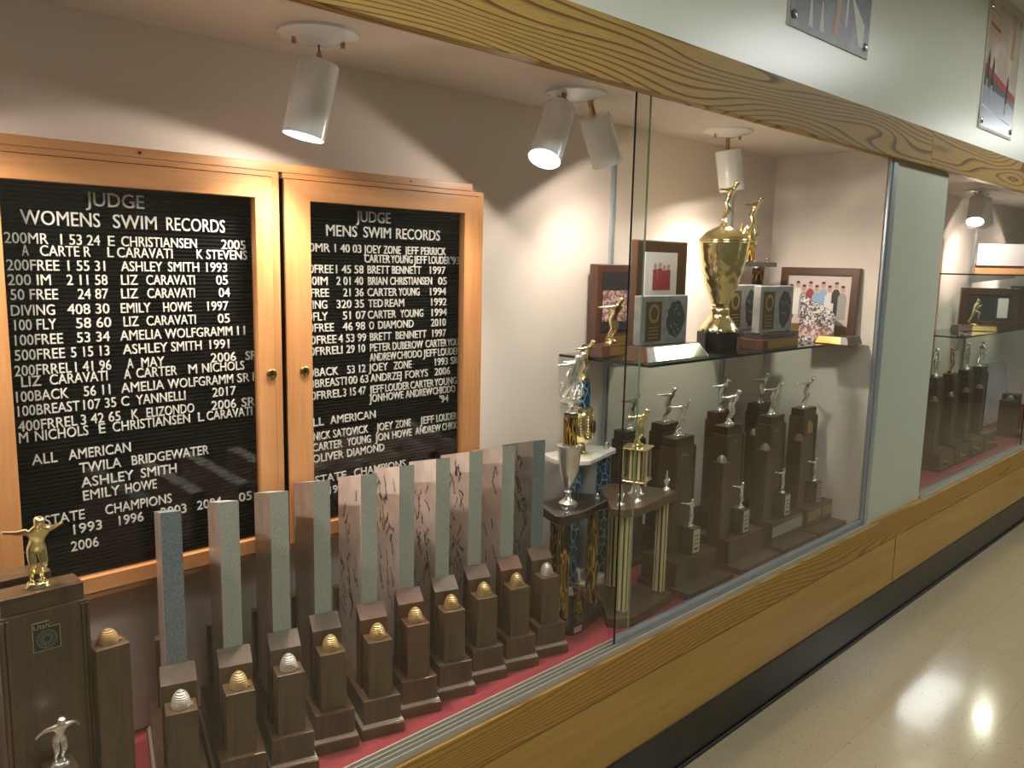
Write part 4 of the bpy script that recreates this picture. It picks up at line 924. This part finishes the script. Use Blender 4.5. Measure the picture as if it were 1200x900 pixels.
wedge(t, 'base', -.13, .10, -.055, .05, 0, .03, .01, 'plaque_wood'); mb = MB(); mb.poly([(-.05, -.0547, .003), (.085, -.0547, .003), (.08, -.0465, .028), (-.045, -.0465, .028)]); mb.build('engraved_plate', 'plate_gold', t)
figurine(t, 'run', .15, (-.02, 0, .0302), 'gold', 0)
t = thing('framed_certificate', 'dark framed picture with oak edge on the lower shelf of the far case', 'picture frame', (5.62, .26, 1.17), math.radians(-50))
frame(t, 'frame', (-.17, .17, 0, .24), (-.13, .13, .04, .2), 0, .02, 'plaque_dark', 'plaque_dark', .002); MB().box(-.13, .13, .006, .018, .04, .2).build('picture', 'print_dark', t); MB().box(.05, .11, .004, .0058, .06, .18).build('printed_text', 'print_white', t)
t = thing('reddish_plaque', 'reddish wooden plaque right of the dark frame in the far case', 'plaque', (6.45, .25, 1.17), math.radians(-40))
MB().box(-.14, .14, 0, .025, 0, .25).build('board', 'walnut_red', t, .003); MB().box(-.05, .09, -.002, -.0003, .03, .19).build('engraved_plate', 'plate_dark', t)
# oak board cabinet at the back of the far case
t = thing('oak_cabinet', 'orange oak edged cabinet on the back wall just past the pier', 'letter board', (4.6, D, .83))
frame(t, 'cabinet_frame', (-.55, .50, 0, .86), (-.49, .44, .06, .8), -.074, -.0005, 'oak_cabinet', 'oak_cabinet_x', .002); MB().box(-.49, .44, -.03, -.0005, .06, .8).build('felt_panel', 'felt', t)

# ------------------------------------------------------------------ posters above the header
def poster(x0, x1, z0, z1, label, build):
    t = thing('poster', label, 'poster', ((x0+x1)/2, -.0105, z0), 0, 'sports posters above the oak header')
    w, h = (x1-x0)/2, z1-z0; b = MB().box(-w, w, -.005, 0, 0, h).build('backing', 'print_white', t, .001); build(t, w, h)
    for s in (-1, 1):
        for z in (.035, h-.035):
            mt = Matrix.Translation((s*(w-.03), -.0062, z)) @ Matrix.Rotation(pi/2, 4, 'X'); mb = MB(); mb.lathe([(.013, 0), (.013, .004), (.007, .007), (.002, .0075)], n=18, mtx=mt); autosmooth(mb.build('mounting_screw', 'chrome', t), 50)
    return t
M['poster_dark'] = speckle('poster_dark_print', srgb(46, 52, 60), srgb(92, 104, 112), 5, rough=.4)
M['poster_gym'] = speckle('poster_gym_print', srgb(168, 152, 140), srgb(196, 182, 168), 6, rough=.4)
M['poster_floor'] = mat('poster_floor_print', srgb(140, 152, 168), .25); M['blond'] = mat('printed_blond', srgb(172, 146, 96), .4); M['poster_black'] = mat('printed_charcoal', srgb(70, 74, 82), .3)
def p1(t, w, h):
    R = Matrix.Rotation(pi/2, 4, 'X'); pr = lambda pts, n, m, d=0: MB().prism(pts, .0057+d, .0060+d, R).build(n, m, t)
    MB().box(-w+.002, w-.002, -.0056, -.0051, .002, h-.002).build('print', 'poster_dark', t)
    pr([(-.02, .30), (.02, .28), (.055, .27), (.085, .30), (.09, .36), (-.035, .36)], 'printed_face', 'skin')
    pr([(.01, .03), (.04, .03), (.055, .15), (.07, .27), (.02, .27), (.02, .14)], 'printed_arm', 'skin', .0004)
    pr([(.085, .22), (.11, .2), (.12, .4), (.09, .4)], 'printed_hair', 'blond'); pr([(-.105, .1), (-.09, .1), (-.1, .4), (-.125, .4)], 'printed_cord', 'print_red')
    pr([(.1, .2), (.13, .17), (.2, .03), (.24, .03), (.24, .1)], 'printed_sash', 'print_white', .0003); pr([(.09, .07), (.105, .07), (.11, .2), (.095, .2)], 'printed_ribbon', 'print_white')
    for x in (-.15, -.075): pr([(x-.012, .02), (x+.02, .02), (x+.004, .11), (x-.002, .11)], 'printed_splash', 'print_white')
poster(2.386, 2.955, 2.222, 2.71, 'poster of a face and a raised arm on a dark background', p1)
def p2(t, w, h):
    R = Matrix.Rotation(pi/2, 4, 'X'); pr = lambda pts, n, m, d=0: MB().prism(pts, .0057+d, .0060+d, R).build(n, m, t)
    MB().box(-w+.002, w-.002, -.0056, -.0051, .002, h-.002).build('print', 'poster_gym', t)
    pr([(-w+.012, .012), (w-.012, .012), (w-.012, .17), (-w+.012, .2)], 'printed_court', 'poster_floor'); pr([(-w+.012, .19), (.1, .17), (w-.012, .14), (w-.012, .17), (0, .24), (-w+.012, .27)], 'printed_court_shade', 'poster_black', .0003)
    pr([(-w+.012, .25), (w-.012, .17), (w-.012, .20), (-w+.012, .285)], 'printed_rail', 'print_red', .0005)
    for x, z in ((-.2, .22), (-.13, .2), (.1, .15)):
        pr([(x-.012, z), (x+.012, z), (x+.02, z+.08), (x+.004, z+.13), (x-.012, z+.08)], 'printed_player', 'print_dark', .0008)
        pr([(x-.012, z-.05), (x+.0, z-.05), (x+.008, z), (x-.01, z)], 'printed_leg', 'skin', .0008)
    for k in range(4): pr([(-w+.03+.0*k, .42+.03*k), (-w+.18, .405+.03*k), (-w+.18, .42+.03*k), (-w+.03, .435+.03*k)], 'printed_caption', 'blond' if k != 1 else 'print_red', .0003)
    pr([(.1, .36), (.15, .35), (.16, .48), (.12, .5)], 'printed_crest', 'blond', .0003); pr([(-w+.012, .10), (.2, .06), (.2, .065), (-w+.012, .107)], 'printed_line', 'print_white', .0003)
poster(4.182, 4.682, 2.15, 2.71, 'tall poster of players on a court, further down the hall', p2)
